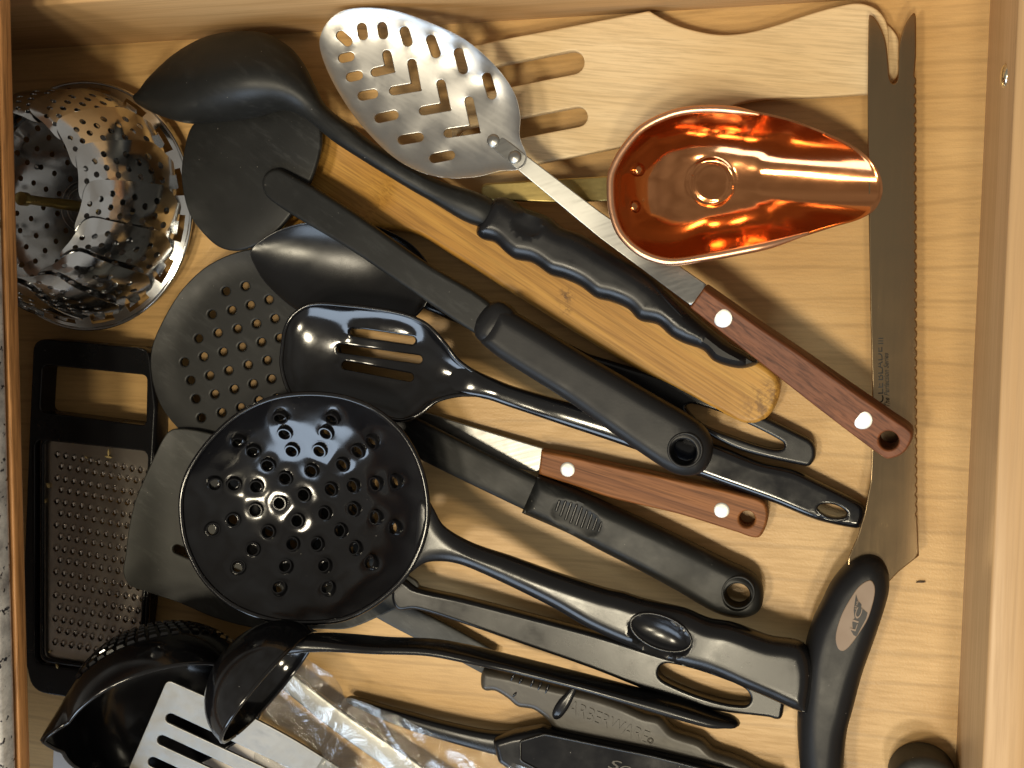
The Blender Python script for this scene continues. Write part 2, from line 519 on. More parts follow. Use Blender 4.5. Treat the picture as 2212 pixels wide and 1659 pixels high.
def metal(name, col, rough, var=.06, scratch=.25, rot=.5, stretch=.03, dirt=0.0, aniso=0.0, sscale=700, patch=30):
    m, nt, b = nodes_of(name); b.inputs['Metallic'].default_value = 1
    v = coords(nt); n1 = noise(nt, v, patch, 5, .65, .5)
    s = noise(nt, coords(nt, rot, (stretch, 1, 1)), sscale, 3, .6)
    mx = add(nt, 'ShaderNodeMath', operation='MULTIPLY_ADD'); nt.links.new(s, mx.inputs[0]); mx.inputs[1].default_value = scratch; mx.inputs[2].default_value = -scratch/2
    ad = add(nt, 'ShaderNodeMath', operation='ADD'); nt.links.new(ramp(nt, n1, [(.3, (max(rough-var, .02),)*3), (.7, (rough+var,)*3)]).outputs[0], ad.inputs[0]); nt.links.new(mx.outputs[0], ad.inputs[1])
    ad.use_clamp = True
    nt.links.new(ad.outputs[0], b.inputs['Roughness'])
    c = mixc(nt, ramp(nt, n1, [(.45, (0, 0, 0)), (.8, (max(dirt, .001),)*3)]).outputs[0], col, tuple(k*.45 for k in col))
    nt.links.new(c, b.inputs['Base Color'])
    b.inputs['Anisotropic'].default_value = aniso
    bump(nt, b, s, .04, .0002)
    return m

M = {}
M['maple'] = wood('maple_drawer_bottom', (.565, .358, .150), (.465, .278, .105), 0.0, midk=.62, grain=620, band=26, rough=.36, streak=.30, bumps=.05, stretch=.08, cathedral=.36)
def sparkle(m):
    nt = m.node_tree; b = nt.nodes["Principled BSDF"]; v = coords(nt)
    n = noise(nt, v, 900, 2, .6); bump(nt, b, n, .16, .0006)
sparkle(M['maple'])
M['maple_side'] = wood('maple_drawer_side', (.56, .355, .175), (.46, .275, .12), 0.0, grain=500, band=60, rough=.42, streak=.45, stretch=.03)
M['maple_front'] = wood('maple_drawer_front', (.53, .34, .175), (.45, .275, .13), math.pi/2, grain=500, band=70, rough=.36, streak=.35, stretch=.03)
M['cherry'] = wood('cherry_panel', (.22, .07, .035), (.15, .045, .02), math.pi/2, rough=.3)
M['oak'] = wood('oak_rail', (.58, .30, .12), (.48, .22, .075), math.pi/2, midk=.4, grain=650, band=130, rough=.4, streak=.85, stretch=.04)
M['turner_wood'] = wood('pale_turner_wood', (.72, .55, .325), (.61, .44, .235), .12, midk=.62, grain=1000, band=90, rough=.55, streak=.5, stretch=.045)
M['bamboo'] = wood('bamboo', (.52, .285, .062), (.40, .192, .036), .56, midk=.5, grain=900, band=150, rough=.38, streak=.6, stretch=.025)
M['rose_long'] = wood('reddish_handle_wood', (.185, .060, .020), (.105, .032, .011), .66, midk=.35, grain=760, band=120, rough=.55, streak=.75, stretch=.03)
M['rose_short'] = wood('orange_handle_wood', (.30, .115, .032), (.175, .060, .017), .25, midk=.35, grain=760, band=120, rough=.55, streak=.75, stretch=.03)
M['nylon'] = plastic('matte_black_nylon', (.009, .0092, .0088), .46, speck=.8, scuff=.55, spec=.28)
M['nylon_grey'] = plastic('faded_black_nylon', (.030, .030, .027), .55, speck=.8, scuff=.6)
M['rubber'] = plastic('soft_black_rubber', (.011, .011, .012), .40, speck=.5, spec=.2)
M['grip'] = plastic('black_grip_plastic', (.008, .008, .009), .30, speck=.3, bumps=.02)
M['gloss'] = plastic('glossy_black_plastic', (.005, .005, .006), .13, speck=.5, var=.05, bumps=.01, bscale=300, spec=.55)
M['semi'] = plastic('satin_black_plastic', (.007, .007, .008), .24, speck=.4, var=.06, bumps=.02, spec=.36)
M['worn'] = plastic('worn_brown_black_plastic', (.040, .034, .026), .36, speck=.3, bumps=.10, bscale=500, scuff=.4)
M['steel'] = metal('brushed_steel', (.50, .49, .47), .36, var=.08, scratch=.12, rot=.55, dirt=.45, patch=60)
M['shank'] = metal('scratched_flat_steel', (.38, .375, .355), .38, scratch=.3, rot=-.3, dirt=.3)
M['mirror'] = metal('polished_steel', (.72, .73, .74), .15, var=.04, scratch=.05, dirt=.3)
M['blade'] = metal('knife_steel', (.33, .235, .135), .22, scratch=.10, rot=1.57, dirt=.1)
M['grater'] = metal('grater_steel', (.56, .51, .46), .34, scratch=.08, dirt=.5)
M['turner_steel'] = metal('matte_turner_steel', (.20, .196, .185), .42, scratch=.4, dirt=.45, sscale=260, stretch=.6)
M['copper'] = metal('polished_copper', (.66, .28, .115), .12, var=.05, scratch=.06, dirt=.15)
M['copper_rim'] = metal('copper_rim', (.78, .42, .25), .30, scratch=.1)
M['brass'] = metal('aged_brass', (.55, .42, .16), .34, scratch=.3, rot=0, dirt=.6)
M['rivet'] = metal('aluminium_rivet', (.50, .49, .46), .48, scratch=.2, dirt=.3, patch=160)
M['zinc'] = metal('zinc_screw', (.70, .66, .52), .25)
M['white'] = plastic('white_plastic', (.62, .58, .54), .4, speck=0, bumps=.02)
M['badge'] = plastic('tan_badge', (.21, .145, .10), .5, speck=0, bumps=.02)
M['ink'] = plastic('black_print', (.012, .010, .010), .5, speck=0, bumps=0)
M['etch'] = plastic('dark_etched_print', (.006, .005, .004), .5, speck=0, bumps=0)
M['crumb'] = plastic('dry_crumb', (.55, .42, .18), .7, speck=0)
M['crumb_dark'] = plastic('dark_crumb', (.06, .035, .02), .7, speck=0)

def granite():
    m, nt, b = nodes_of('speckled_granite'); v = coords(nt)
    a = noise(nt, v, 95, 5, .7); s = noise(nt, v, 330, 3, .6); k = noise(nt, v, 210, 2, .6)
    c = ramp(nt, a, [(.32, (.30, .29, .29)), (.5, (.56, .55, .54)), (.68, (.78, .77, .75))]).outputs[0]
    c = mixc(nt, ramp(nt, k, [(.62, (0, 0, 0)), (.66, (1, 1, 1))]).outputs[0], c, (.03, .03, .04))
    c = mixc(nt, ramp(nt, s, [(.58, (0, 0, 0)), (.7, (.6, .6, .6))]).outputs[0], c, (.35, .34, .34))
    nt.links.new(c, b.inputs['Base Color']); b.inputs['Roughness'].default_value = .22
    return m
M['granite'] = granite()

def film():
    m, nt, b = nodes_of('clear_wrap_film'); nt.nodes.remove(b); out = nt.nodes['Material Output']
    t = add(nt, 'ShaderNodeBsdfTransparent'); t.inputs[0].default_value = (.93, .93, .92, 1)
    g = add(nt, 'ShaderNodeBsdfGlossy'); g.inputs['Roughness'].default_value = .06; g.inputs[0].default_value = (.9, .9, .9, 1)
    d = add(nt, 'ShaderNodeBsdfDiffuse'); d.inputs[0].default_value = (.7, .68, .66, 1)
    v = coords(nt, .5, (1, .5, 1)); n = noise(nt, v, 130, 5, .65, 1.2)
    bp = add(nt, 'ShaderNodeBump'); bp.inputs['Strength'].default_value = .25; bp.inputs['Distance'].default_value = .004; nt.links.new(n, bp.inputs['Height'])
    nt.links.new(bp.outputs[0], g.inputs['Normal'])
    fr = add(nt, 'ShaderNodeFresnel'); fr.inputs[0].default_value = 1.5; nt.links.new(bp.outputs[0], fr.inputs['Normal'])
    ad = add(nt, 'ShaderNodeMath', operation='MULTIPLY_ADD'); nt.links.new(fr.outputs[0], ad.inputs[0]); ad.inputs[1].default_value = .28; ad.inputs[2].default_value = .0
    m1 = add(nt, 'ShaderNodeMixShader'); nt.links.new(ad.outputs[0], m1.inputs[0]); nt.links.new(t.outputs[0], m1.inputs[1]); nt.links.new(g.outputs[0], m1.inputs[2])
    m2 = add(nt, 'ShaderNodeMixShader'); m2.inputs[0].default_value = .03; nt.links.new(m1.outputs[0], m2.inputs[1]); nt.links.new(d.outputs[0], m2.inputs[2])
    nt.links.new(m2.outputs[0], out.inputs[0]); return m
M['film'] = film()

# ------------------------------------------------------------------ drawer
def structure(o): o['kind'] = 'structure'; return o
YT, XF, WH = .1735, .2085, .066
structure(box('drawer_bottom', -.36, XF+.004, -.27, YT+.004, -.009, 0, M['maple']))
structure(box('drawer_side_wall', -.36, XF-.0005, YT, YT+.016, -.012, .073, M['maple_side'], bev=.0012))
fw = structure(box('drawer_front_wall', XF, XF+.0165, -.27, YT+.018, -.012, WH, M['maple_front'], bev=.0012))
structure(box('drawer_front_panel', XF+.0168, XF+.036, -.29, YT+.06, -.04, WH+.004, M['cherry'], bev=.002))
structure(box('drawer_back_wall', -.376, -.3605, -.27, YT+.016, -.012, .073, M['maple_side']))
ex0 = float(W(43, 829, .100)[0]); gx0 = float(W(17, 829, .1068)[0])
structure(box('cabinet_rail', ex0-.03, ex0, -.30, .26, .0995, .1062, M['oak'], bev=.0008))
structure(box('granite_countertop', gx0-.30, gx0, -.32, .28, .1066, .118, M['granite'], bev=.003))

# screw in the drawer front wall
sx = thing('wall_screw', 'shiny zinc screw head set in the drawer front wall', 'screw', 2155, 165, .045)
sx.location = (XF, float(W(2155, 165, .045)[1]), .045)
put(lathe_mesh('screw_head', [(.0001, .0016), (.0024, .0015), (.0040, .0010), (.0046, .0002), (.0046, -.0008)], M['zinc'], 20), 'screw_head', sx, sx.location, (-1, 0, 0))

# ------------------------------------------------------------------ shared small parts
def rivet_mesh(name, r, h, mat, dome=True):
    p = [(r, -.0012), (r, h*.3), (r*.92, h*.7), (r*.7, h), (.0002, h*(1.35 if dome else 1.0))]
    return lathe_mesh(name, p, mat, 24)

def torus(parent, name, cx, cy, z, rpx, tube, mat, ry=None, rot=0.0, n=36, squash=1.0):
    e = ell(cx, cy, rpx, ry, rot, n)
    zz = z(e[:, 0], e[:, 1]) if callable(z) else np.full(n, z)
    w = W(e[:, 0], e[:, 1], zz)
    return sweep(parent, name, [(*w[i], tube, tube*squash) for i in range(n)], mat, seg=10, n=1, ex=2, world=True, closed=True)

def rim(parent, name, outer, zf, tube, mat, step=9, closed=True):
    P = resample(np.asarray(outer, float), step) if closed else np.asarray(outer, float)
    z = zf(P[:, 0], P[:, 1]) if callable(zf) else np.full(len(P), zf)
    w = W(P[:, 0], P[:, 1], z)
    return sweep(parent, name, [(*p, tube, tube) for p in w], mat, seg=10, n=1, ex=2, world=True, closed=closed)

def hole_grid_dent(cx, cy, rx, ry, rot, depth):
    def f(x, y, d):
        c, s = math.cos(rot), math.sin(rot); u = ((x-cx)*c+(y-cy)*s)/rx; v = (-(x-cx)*s+(y-cy)*c)/ry
        q = u*u+v*v
        return -depth*np.clip(1-q, 0, 1)**.6
    return f

# ------------------------------------------------------------------ hand grater
G0 = thing('hand_grater', 'black framed steel hand grater with open rectangular handle', 'grater', 210, 1100)
gt = .013
gout = rpoly([(88, 729, 30), (338, 751, 26), (352, 880, 5), (330, 1290, 5), (305, 1522, 30), (84, 1487, 34), (66, 1400, 4), (66, 1244, 4), (80, 900, 5)], 20)
gopen = rpoly([(109, 787, 12), (332, 809, 12), (330, 916, 12), (103, 888, 14)], 12)
gwin = rpoly([(92, 947, 16), (334, 972, 16), (312, 1456, 16), (92, 1425, 20)], 12)
slab(G0, 'frame', gout, [gopen, gwin], gt/2, gt/2, M['semi'], edge=5, base=.62, sp=22, bstep=6)
holes = []; teeth = []
for r in range(17):
    for c in range(12):
        x = 125-r*.33+(9 if r % 2 else 0)+c*17.9+(-.03*r*c*.3); y = 983+r*25.3+c*3.4
        if x > 322-r*1.0: continue
        holes.append(ell(x, y, 5.2, 6.2, 0, 8)); teeth.append((x, y))
plate_z = .0095
gp = slab(G0, 'grating_plate', rpoly([(88, 943, 18), (338, 968, 18), (316, 1460, 18), (88, 1429, 20)], 12), holes, plate_z, .0005, M['grater'], edge=0, sp=16, bstep=10, hstep=3)
rim(G0, 'plate_bead', rpoly([(92, 947, 18), (334, 972, 18), (312, 1456, 18), (92, 1425, 20)], 12), .0118, .0011, M['semi'])
# each tooth: a half dome punched up on the far side of its hole
V, F = [], []
for i in range(4):
    for k in range(9):
        t = math.pi*(k/8)+math.pi; ph = i/3*math.pi/2
        rr = .0021-.0010*i/3
        V.append((rr*math.cos(t)*.85, rr*math.sin(t)*1.25-.0001, .0017*math.sin(ph)))
for i in range(3):
    for k in range(8): a = i*9+k; F.append((a, a+1, a+10, a+9))
tooth = proto('tooth', V, F, M['grater'], 60)
for x, y in teeth:
    put(tooth, 'tooth', gp, W(x, y, plate_z+.0004)+np.array([0, -.0002, 0]))

# ------------------------------------------------------------------ folding steamer basket
zc = .010
yt, yb, xr = W(210, 176, zc)[1], W(210, 711, zc)[1], W(411, 470, zc)[0]
SR = float(yt-yb)/2; SCn = np.array([float(xr)-SR, float(yt+yb)/2, 0])
ST = thing('steamer_basket', 'polished steel folding steamer basket with perforated overlapping petals closed up', 'steamer basket', 150, 447)
ST.location = SCn
def polar_sheet(parent, name, outer, holes, fmap, mat, sp, bstep, hstep, half=.00025, angle=50):
    V, Fc, _, _ = mesh2d(outer, holes, sp, [], bstep, hstep)
    P = fmap(V[:, 0], V[:, 1]); eps = 1e-3
    du = fmap(V[:, 0]+eps, V[:, 1])-P; dv = fmap(V[:, 0], V[:, 1]+eps)-P
    N = np.cross(du, dv); N /= np.linalg.norm(N, axis=1)[:, None]+1e-15
    n = len(V); be = edges_once([tuple(f) for f in Fc])
    fs = [tuple(f) for f in Fc]+[tuple(f[::-1]+n) for f in Fc]+[(b, a, a+n, b+n) for a, b in be]
    return new_obj(name, np.vstack([P+N*half, P-N*half]), fs, mat, parent, angle)
# base dish with drilled holes, flat centre ring
bh = [ell(0, 0, 3.2, n=10)]
for ring_r, cnt in ((16, 10), (24, 16), (32, 22), (40, 28), (47, 34)):
    for k in range(cnt):
        a = 2*math.pi*(k+.3*(ring_r % 3))/cnt; bh.append(ell(ring_r*math.cos(a), ring_r*math.sin(a), 1.5, n=8))
k_ = SR*1000/61.0
polar_sheet(ST, 'base_dish', ell(0, 0, 53, n=72), bh, lambda u, v: SCn+np.stack([u*.001*k_, v*.001*k_, .008+.004*np.clip((np.hypot(u, v)-40)/13, 0, 1)**2], -1), M['mirror'], 5, 3, 1.2)
NP = 16
slots = []
for k in range(NP):
    a0 = 2*math.pi*(k+.5)/NP
    slots.append((a0-.115, a0+.115))
rs = []
for a0, a1 in slots:
    rs.append(np.array([(r*math.cos(a), r*math.sin(a)) for r, a in [(54.6, a0), (54.6, (a0+a1)/2), (54.6, a1), (58.6, a1), (58.6, (a0+a1)/2), (58.6, a0)]]))
polar_sheet(ST, 'slotted_rim', ell(0, 0, 60.6, n=120), rs+[ell(0, 0, 52.9, n=72)], lambda u, v: SCn+np.stack([u*.001*k_, v*.001*k_, .0125-.0035*np.clip((np.hypot(u, v)-53)/8, 0, 1)], -1), M['mirror'], 5, 2.5, 1.5)
th = np.linspace(0, 2*math.pi, 96, endpoint=False)
sweep(ST, 'rolled_edge', [(SCn[0]+SR*math.cos(t), SCn[1]+SR*math.sin(t), .0088, .0011, .0011) for t in th], M['mirror'], seg=8, n=1, ex=2, world=True, closed=True)
LP, HW = 52.0, 17.0
ph = []
for i in range(8):
    for j in (-1, 0, 1):
        uu = j*6.4+(3.2 if i % 2 else 0); vv = 8+i*5.6
        if abs(uu) < 12 and not (i == 7 and abs(uu) > 7): ph.append(ell(uu, vv, 1.55, n=10))
pout = rpoly([(-9.5, 0, .5), (9.5, 0, .5), (HW, 9, 3), (HW-2, LP, 9), (-HW+2, LP, 9), (-HW, 9, 3)], 3)
for k in range(NP):
    a0 = 2*math.pi*(k+.5)/NP
    lean = random.uniform(-.5, .5)
    def pm(u, v, a0=a0, lean=lean):
        t = v/LP
        r = (55.2-2.5*t-15.5*t**1.7+u*.15+lean*t*.5)*k_
        a = a0+u/(52.0-6*t)*1.0+.05*t
        return SCn+np.stack([r*.001*np.cos(a), r*.001*np.sin(a), .0115+.001*k_*(LP*.93*np.sin(t*1.25)/math.sin(1.25))], -1)
    polar_sheet(ST, 'petal', pout, ph, pm, M['mirror'], 5, 2.5, 1.3)
    ta = a0
    tb = [SCn+np.array([r*k_*.001*math.cos(ta+d), r*k_*.001*math.sin(ta+d), z]) for r, d, z in ((55, -.06, .0118), (55, .06, .0118), (57.6, .06, .0140), (57.6, -.06, .0140))]
    new_obj('hinge_tab', [*tb, *[p-np.array([0, 0, .0006]) for p in tb]], [(0, 1, 2, 3), (7, 6, 5, 4), (0, 4, 5, 1), (1, 5, 6, 2), (2, 6, 7, 3), (3, 7, 4, 0)], M['mirror'], ST)
lathe(ST, 'centre_post', [(.0028, .008), (.0028, .030), (.0024, .0305), (.0024, .052), (.0034, .0522), (.0034, .056), (.0006, .057)], SCn, (0, 0, 1), M['brass'], 20)
for rr in (.010, .0135):
    sweep(ST, 'centre_ring', [(SCn[0]+rr*math.cos(t), SCn[1]+rr*math.sin(t), .0092, .0006, .0006) for t in th[::2]], M['mirror'], seg=8, n=1, ex=2, world=True, closed=True)
for k in range(3):
    a = 2*math.pi*k/3+.4; c = SCn+np.array([.036*math.cos(a), .036*math.sin(a), 0])
    sweep(ST, 'foot', [(*(c+[0, 0, .0082]), .0016, .0016), (*(c+[0, 0, .0004]), .0016, .0016)], M['mirror'], seg=10, n=2, world=True, upv=(1, 0, 0))

# ------------------------------------------------------------------ pale wooden turners
TW = thing('wooden_turner', 'pale wooden slotted turner lying under the slotted steel spoon and the knife tips', 'turner', 1300, 200)
tout = curve([(985, 118), (1040, 98), (1200, 66), (1404, 26, 'c'), (1433, 43), (1478, 62), (1551, 77), (1615, 73), (1683, 55), (1752, 32), (1811, 16), (1856, 10), (1893, 23), (1914, 52), (1919, 100), (1912, 160), (1890, 200), (1860, 205), (1752, 212), (1661, 214), (1588, 228), (1500, 275), (1420, 304), (1341, 319), (1172, 353), (1030, 380), (1000, 372), (975, 250)])
tz = lin((980, 240, .0085), (1900, 100, .0075))
slab(TW, 'turner_board', tout, [capsule((1000, 185), (1239, 137), 26, 10), capsule((1010, 300), (1250, 254), 22, 10)], tz, .0026, M['turner_wood'], edge=5, base=.7, sp=22, bstep=7)
T2 = thing('wooden_turner', 'pale wooden handle tip hidden beneath another turner, seen in the knife notch', 'turner', 1750, 130)
slab(T2, 'turner_board', rpoly([(1640, 95, 20), (1790, 62, 40), (1915, 50, 30), (1941, 84, 12), (1940, 172, 20), (1900, 190, 30), (1640, 190, 20)], 20), [], .0027, .0024, M['turner_wood'], edge=5, base=.6, sp=22, bstep=8)

# ------------------------------------------------------------------ bamboo spoon
BS = thing('bamboo_spoon', 'yellow bamboo cooking spoon lying under the black wavy grip', 'spoon', 1200, 600)
bout = curve([(520, 400), (545, 330), (610, 285), (690, 268), (770, 290), (860, 345), (960, 410), (1080, 480), (1250, 575), (1420, 665), (1600, 758), (1660, 792), (1684, 822), (1683, 858), (1662, 896), (1630, 914), (1590, 905), (1353, 783), (1104, 630), (976, 549), (903, 507), (817, 497), (720, 520), (620, 515), (545, 470)])
bz = lin((540, 330, .0085), (1000, 500, .0065), (1650, 860, .0062))
def bbowl(x, y, d):
    q = ((x-690)/165)**2+((y-395)/100)**2
    return -.004*np.clip(1-q, 0, 1)**.5
slab(BS, 'spoon_body', bout, [], bz, .0052, M['bamboo'], edge=12, base=.35, sp=16, bstep=7, top=bbowl)

def spots(m, pts, dark, sc):
    """knots and scorched end grain at given places of a wooden piece"""
    nt = m.node_tree; b = nt.nodes["Principled BSDF"]; src = b.inputs['Base Color'].links[0].from_socket
    v = coords(nt); n = noise(nt, v, 380, 4, .7)
    for p, r, amt in pts:
        d = add(nt, 'ShaderNodeVectorMath', operation='DISTANCE'); nt.links.new(v, d.inputs[0]); d.inputs[1].default_value = p
        q = add(nt, 'ShaderNodeMapRange'); q.inputs[1].default_value = r; q.inputs[2].default_value = 0; q.inputs[3].default_value = 0; q.inputs[4].default_value = amt
        nt.links.new(d.outputs['Value'], q.inputs[0])
        mm = add(nt, 'ShaderNodeMath', operation='MULTIPLY'); nt.links.new(q.outputs[0], mm.inputs[0]); nt.links.new(ramp(nt, n, [(.45, (0, 0, 0)), (.6, (1, 1, 1))]).outputs[0], mm.inputs[1])
        src = mixc(nt, mm.outputs[0], src, dark)
    nt.links.new(src, b.inputs['Base Color'])
L_ = np.array(BS.location)
spots(M['bamboo'], [(W(1222, 640, .0115)-L_, .0055, 1.0), (W(1222, 668, .0115)-L_, .004, .9), (W(1650, 880, .0108)-L_, .013, .8), (W(1676, 840, .010)-L_, .009, .7)], (.10, .045, .012), 1)

# ------------------------------------------------------------------ deep dark spoon with slotted handle end
DS = thing('serving_spoon', 'satin black spoon with long triangular slot at handle end, under the bamboo spoon', 'spoon', 1000, 700)
dout = curve([(542, 542), (548, 568), (574, 611), (638, 668), (720, 705), (820, 710), (890, 690), (930, 640), (930, 580), (880, 520), (780, 480), (661, 481), (606, 496), (560, 522)])
dz = lin((560, 560, .0275), (900, 640, .0185))
slab(DS, 'bowl', dout, [], dz, .0011, M['semi'], edge=4, sp=13, bstep=6, dish=('film', .0085, .8))
sweep(DS, 'neck', [(850, 612, .0098, 24, .0012), (905, 630, .0120, 30, .0018), (945, 645, .0122, 32, .0026), (1000, 672, .0105, 29, .003), (1120, 720, .009, 28, .0032), (1260, 792, .009, 29, .003)], M['semi'], ex=3)
hd = curve([(1230, 752), (1251, 758), (1360, 792), (1471, 828), (1560, 862), (1656, 901), (1748, 946, 'c'), (1760, 960), (1762, 985), (1750, 1004), (1735, 1005), (1617, 978), (1560, 955), (1500, 918), (1400, 860), (1250, 810), (1228, 790)])
slab(DS, 'handle', hd, [curve([(1482, 880), (1492, 871), (1530, 880), (1590, 902), (1690, 952), (1694, 964), (1680, 970), (1640, 962), (1593, 946), (1519, 916)])], lin((1230, 780, .0085), (1760, 980, .0055)), .0038, M['semi'], edge=9, base=.25, sp=13, bstep=5)

# ------------------------------------------------------------------ small wood-handled knife
SK = thing('spreader', 'small steel blade with orange wooden handle lying on the drawer bottom', 'spreader', 1400, 1050)
slab(SK, 'blade', rpoly([(880, 878, 20), (1175, 968, 2), (1165, 1021, 2), (1060, 1000, 10), (960, 960, 20)], 8), [], lin((880, 880, .0028), (1170, 1000, .0060)), .0007, M['shank'], edge=3, base=.5, sp=20, bstep=6)
skz = lin((1170, 1000, .0062), (1650, 1110, .0058))
slab(SK, 'handle', curve([(1173, 969, 'c'), (1250, 983), (1324, 1000), (1519, 1042), (1600, 1061), (1650, 1078), (1661, 1106), (1652, 1142), (1637, 1158), (1593, 1146), (1471, 1108), (1324, 1073), (1240, 1045), (1167, 1023, 'c')]), [ell(1615, 1116, 17)], skz, .0056, M['rose_short'], edge=7, base=.45, sp=16, bstep=5)
rv = rivet_mesh('rivet', .0035, .0003, M['rivet'], False)
for x, y in ((1226, 1014), (1559, 1102)): put(rv, 'rivet', SK, W(x, y, float(skz(x, y))+.0056))

# ------------------------------------------------------------------ perforated round turner with ridged grip
PT = thing('perforated_turner', 'matte black round turner with small drilled holes and ridged thumb grip', 'turner', 700, 850)
pouter = curve([(542, 538), (456, 570), (396, 624), (351, 697), (328, 757), (330, 821), (351, 880), (387, 926), (428, 962), (500, 990), (600, 985), (680, 950), (730, 880), (740, 780), (715, 680), (670, 600), (610, 552)])
phs = [(490, 629), (532, 618), (460, 679), (503, 670), (543, 659), (583, 647), (431, 731), (473, 719), (515, 710), (556, 699), (596, 688), (401, 782), (442, 770), (484, 760), (525, 749), (567, 739), (606, 730), (414, 821), (455, 811), (496, 800), (538, 788), (579, 778), (425, 861), (466, 851), (508, 840), (549, 829), (588, 818), (437, 902), (481, 891), (522, 880), (561, 865), (620, 770), (630, 808), (600, 860), (565, 905), (525, 920), (640, 690), (650, 735)]
pz = lin((340, 740, .0165), (740, 900, .0150))
slab(PT, 'head', pouter, [ell(x, y, 9.2, n=16) for x, y in phs], pz, .0013, M['nylon'], edge=4, sp=15, bstep=7, hstep=4, dish=(.0025, 60))
sweep(PT, 'shank', [(640, 850, .0160, 44, .0018), (720, 870, .0160, 40, .0025), (800, 895, .0150, 39, .0030), (900, 945, .0140, 39, .0030), (1020, 1005, .0125, 38, .0030), (1150, 1068, .0112, 37, .0030)], M['nylon'], ex=4.5, n=8)
gz = lin((1140, 1060, .0105), (1620, 1290, .0085))
gr = curve([(1164, 1025, 'c'), (1240, 1055), (1324, 1092), (1450, 1150), (1568, 1209), (1627, 1238), (1648, 1268), (1641, 1316), (1598, 1332), (1544, 1319), (1460, 1271), (1373, 1224), (1300, 1187), (1226, 1148), (1129, 1106, 'c')])
dent = hole_grid_dent(1251, 1114, 58, 33, .46, .0016)
grooves = []
for i in range(9):
    f = i/8; a = np.array([1208+ f*82, 1078+f*42]); L = [23, 33, 39, 42, 42, 39, 34, 28, 21][i]
    c = np.array([1205+f*92, 1092+f*45]); dv = np.array([-.33, .94]); grooves.append((c-dv*L/2, c+dv*L/2))
def gtop(x, y, d):
    z = dent(x, y, d)
    return z
slab(PT, 'grip', gr, [ell(1595, 1280, 27)], gz, .0078, M['nylon'], edge=26, base=.2, sp=10, bstep=5, top=gtop)
torus(PT, 'hole_rim', 1595, 1280, lambda x, y: gz(x, y)+.0075, 34, .0006, M['nylon'])
for p0, p1 in grooves:
    z0, z1 = [float(gz(*p)+.0078+dent(np.array([p[0]]), np.array([p[1]]), 0)[0]+.0001) for p in (p0, p1)]
    sweep(PT, 'grip_ridge', [(*p0, z0, 3.0, .0005), (*((p0+p1)/2), (z0+z1)/2-.0001, 3.2, .0006), (*p1, z1, 3.0, .0005)], M['grip'], seg=10, n=4, ex=2)

# ------------------------------------------------------------------ round black turner with long handle
RT = thing('round_turner', 'matte black solid turner with long rounded handle crossing the bamboo spoon', 'turner', 700, 500)
rout = curve([(419, 269), (399, 328), (394, 387), (410, 460), (442, 506), (479, 536), (524, 541), (583, 515), (634, 460), (679, 378), (697, 296), (680, 240), (600, 205), (500, 210)])
rz = lin((400, 380, .0200), (690, 380, .0230))
slab(RT, 'head', rout, [], rz, .0014, M['nylon'], edge=5, sp=14, bstep=7, dish=(-.0015, 80))
slab(RT, 'shank', curve([(570, 396), (578, 375), (600, 364), (625, 373), (756, 452), (924, 569), (1080, 672), (1076, 735), (1040, 728), (864, 611), (756, 538), (634, 465), (590, 435), (576, 420)]), [], lin((580, 395, .0258), (756, 495, .0283), (900, 588, .0290), (1070, 705, .0290)), .0032, M['nylon'], edge=9, base=.3, sp=13, bstep=5)
rg = lin((1060, 700, .0290), (1500, 980, .0255))
rgo = curve([(1080, 666, 'c'), (1102, 668), (1251, 758), (1400, 845), (1508, 910), (1536, 945), (1538, 985), (1518, 1018), (1480, 1026), (1441, 1013), (1330, 938), (1226, 864), (1080, 772), (1050, 748), (1040, 738, 'c')])
slab(RT, 'grip', rgo, [ell(1480, 972, 27, 27)], rg, .0080, M['rubber'], edge=30, base=.25, sp=12, bstep=5)
torus(RT, 'hole_rim', 1480, 972, lambda x, y: rg(x, y)+.0077, 36, .0007, M['rubber'])
sweep(RT, 'collar', [(1064, 694, .0292, 47, .0068), (1072, 700, .0291, 47, .0070), (1080, 706, .0290, 47, .0068)], M['rubber'], ex=3.2, n=4)

# ------------------------------------------------------------------ black spoon face down with wavy grip
BL = thing('basting_spoon', 'black serving spoon lying face down with finger-grooved grip', 'spoon', 700, 260)
bo = curve([(287, 212), (300, 195), (320, 168), (374, 118), (437, 82), (501, 68), (570, 71), (624, 100), (656, 137), (679, 182), (704, 228), (762, 274), (807, 309), (940, 386), (1075, 440), (1050, 492), (921, 429), (838, 380), (762, 333), (720, 305), (680, 272), (655, 253), (632, 242), (606, 239), (547, 255), (479, 264), (410, 267), (355, 253), (310, 233)])
blz = lin((290, 210, .0265), (600, 210, .0310), (700, 262, .0335), (760, 300, .0335), (850, 360, .0310), (920, 400, .0282), (1060, 470, .0245))
slab(BL, 'bowl', bo, [], blz, lin((500, 180, .0013), (640, 220, .0016), (720, 280, .0036), (850, 360, .0048), (1060, 470, .0050)), M['nylon'], edge=12, sp=9, bstep=5, dish=('film', -.0190, .75))
go = curve([(1072, 431), (1098, 428), (1127, 447), (1186, 469), (1213, 491), (1254, 506), (1323, 547), (1404, 596), (1475, 657), (1568, 735), (1625, 768), (1640, 780), (1622, 792), (1593, 795), (1544, 780), (1519, 756), (1480, 742), (1451, 727), (1422, 702), (1383, 692), (1358, 668), (1324, 653), (1290, 644), (1256, 619), (1222, 604), (1192, 595), (1153, 569), (1117, 561), (1095, 546), (1072, 525), (1046, 518), (1034, 506), (1040, 480)])
gzz = lin((1060, 470, .0225), (1600, 780, .0190))
slab(BL, 'grip', go, [], gzz, .0105, M['grip'], edge=34, base=.2, sp=10, bstep=5, top=hole_grid_dent(1150, 490, 34, 22, .4, .0022))

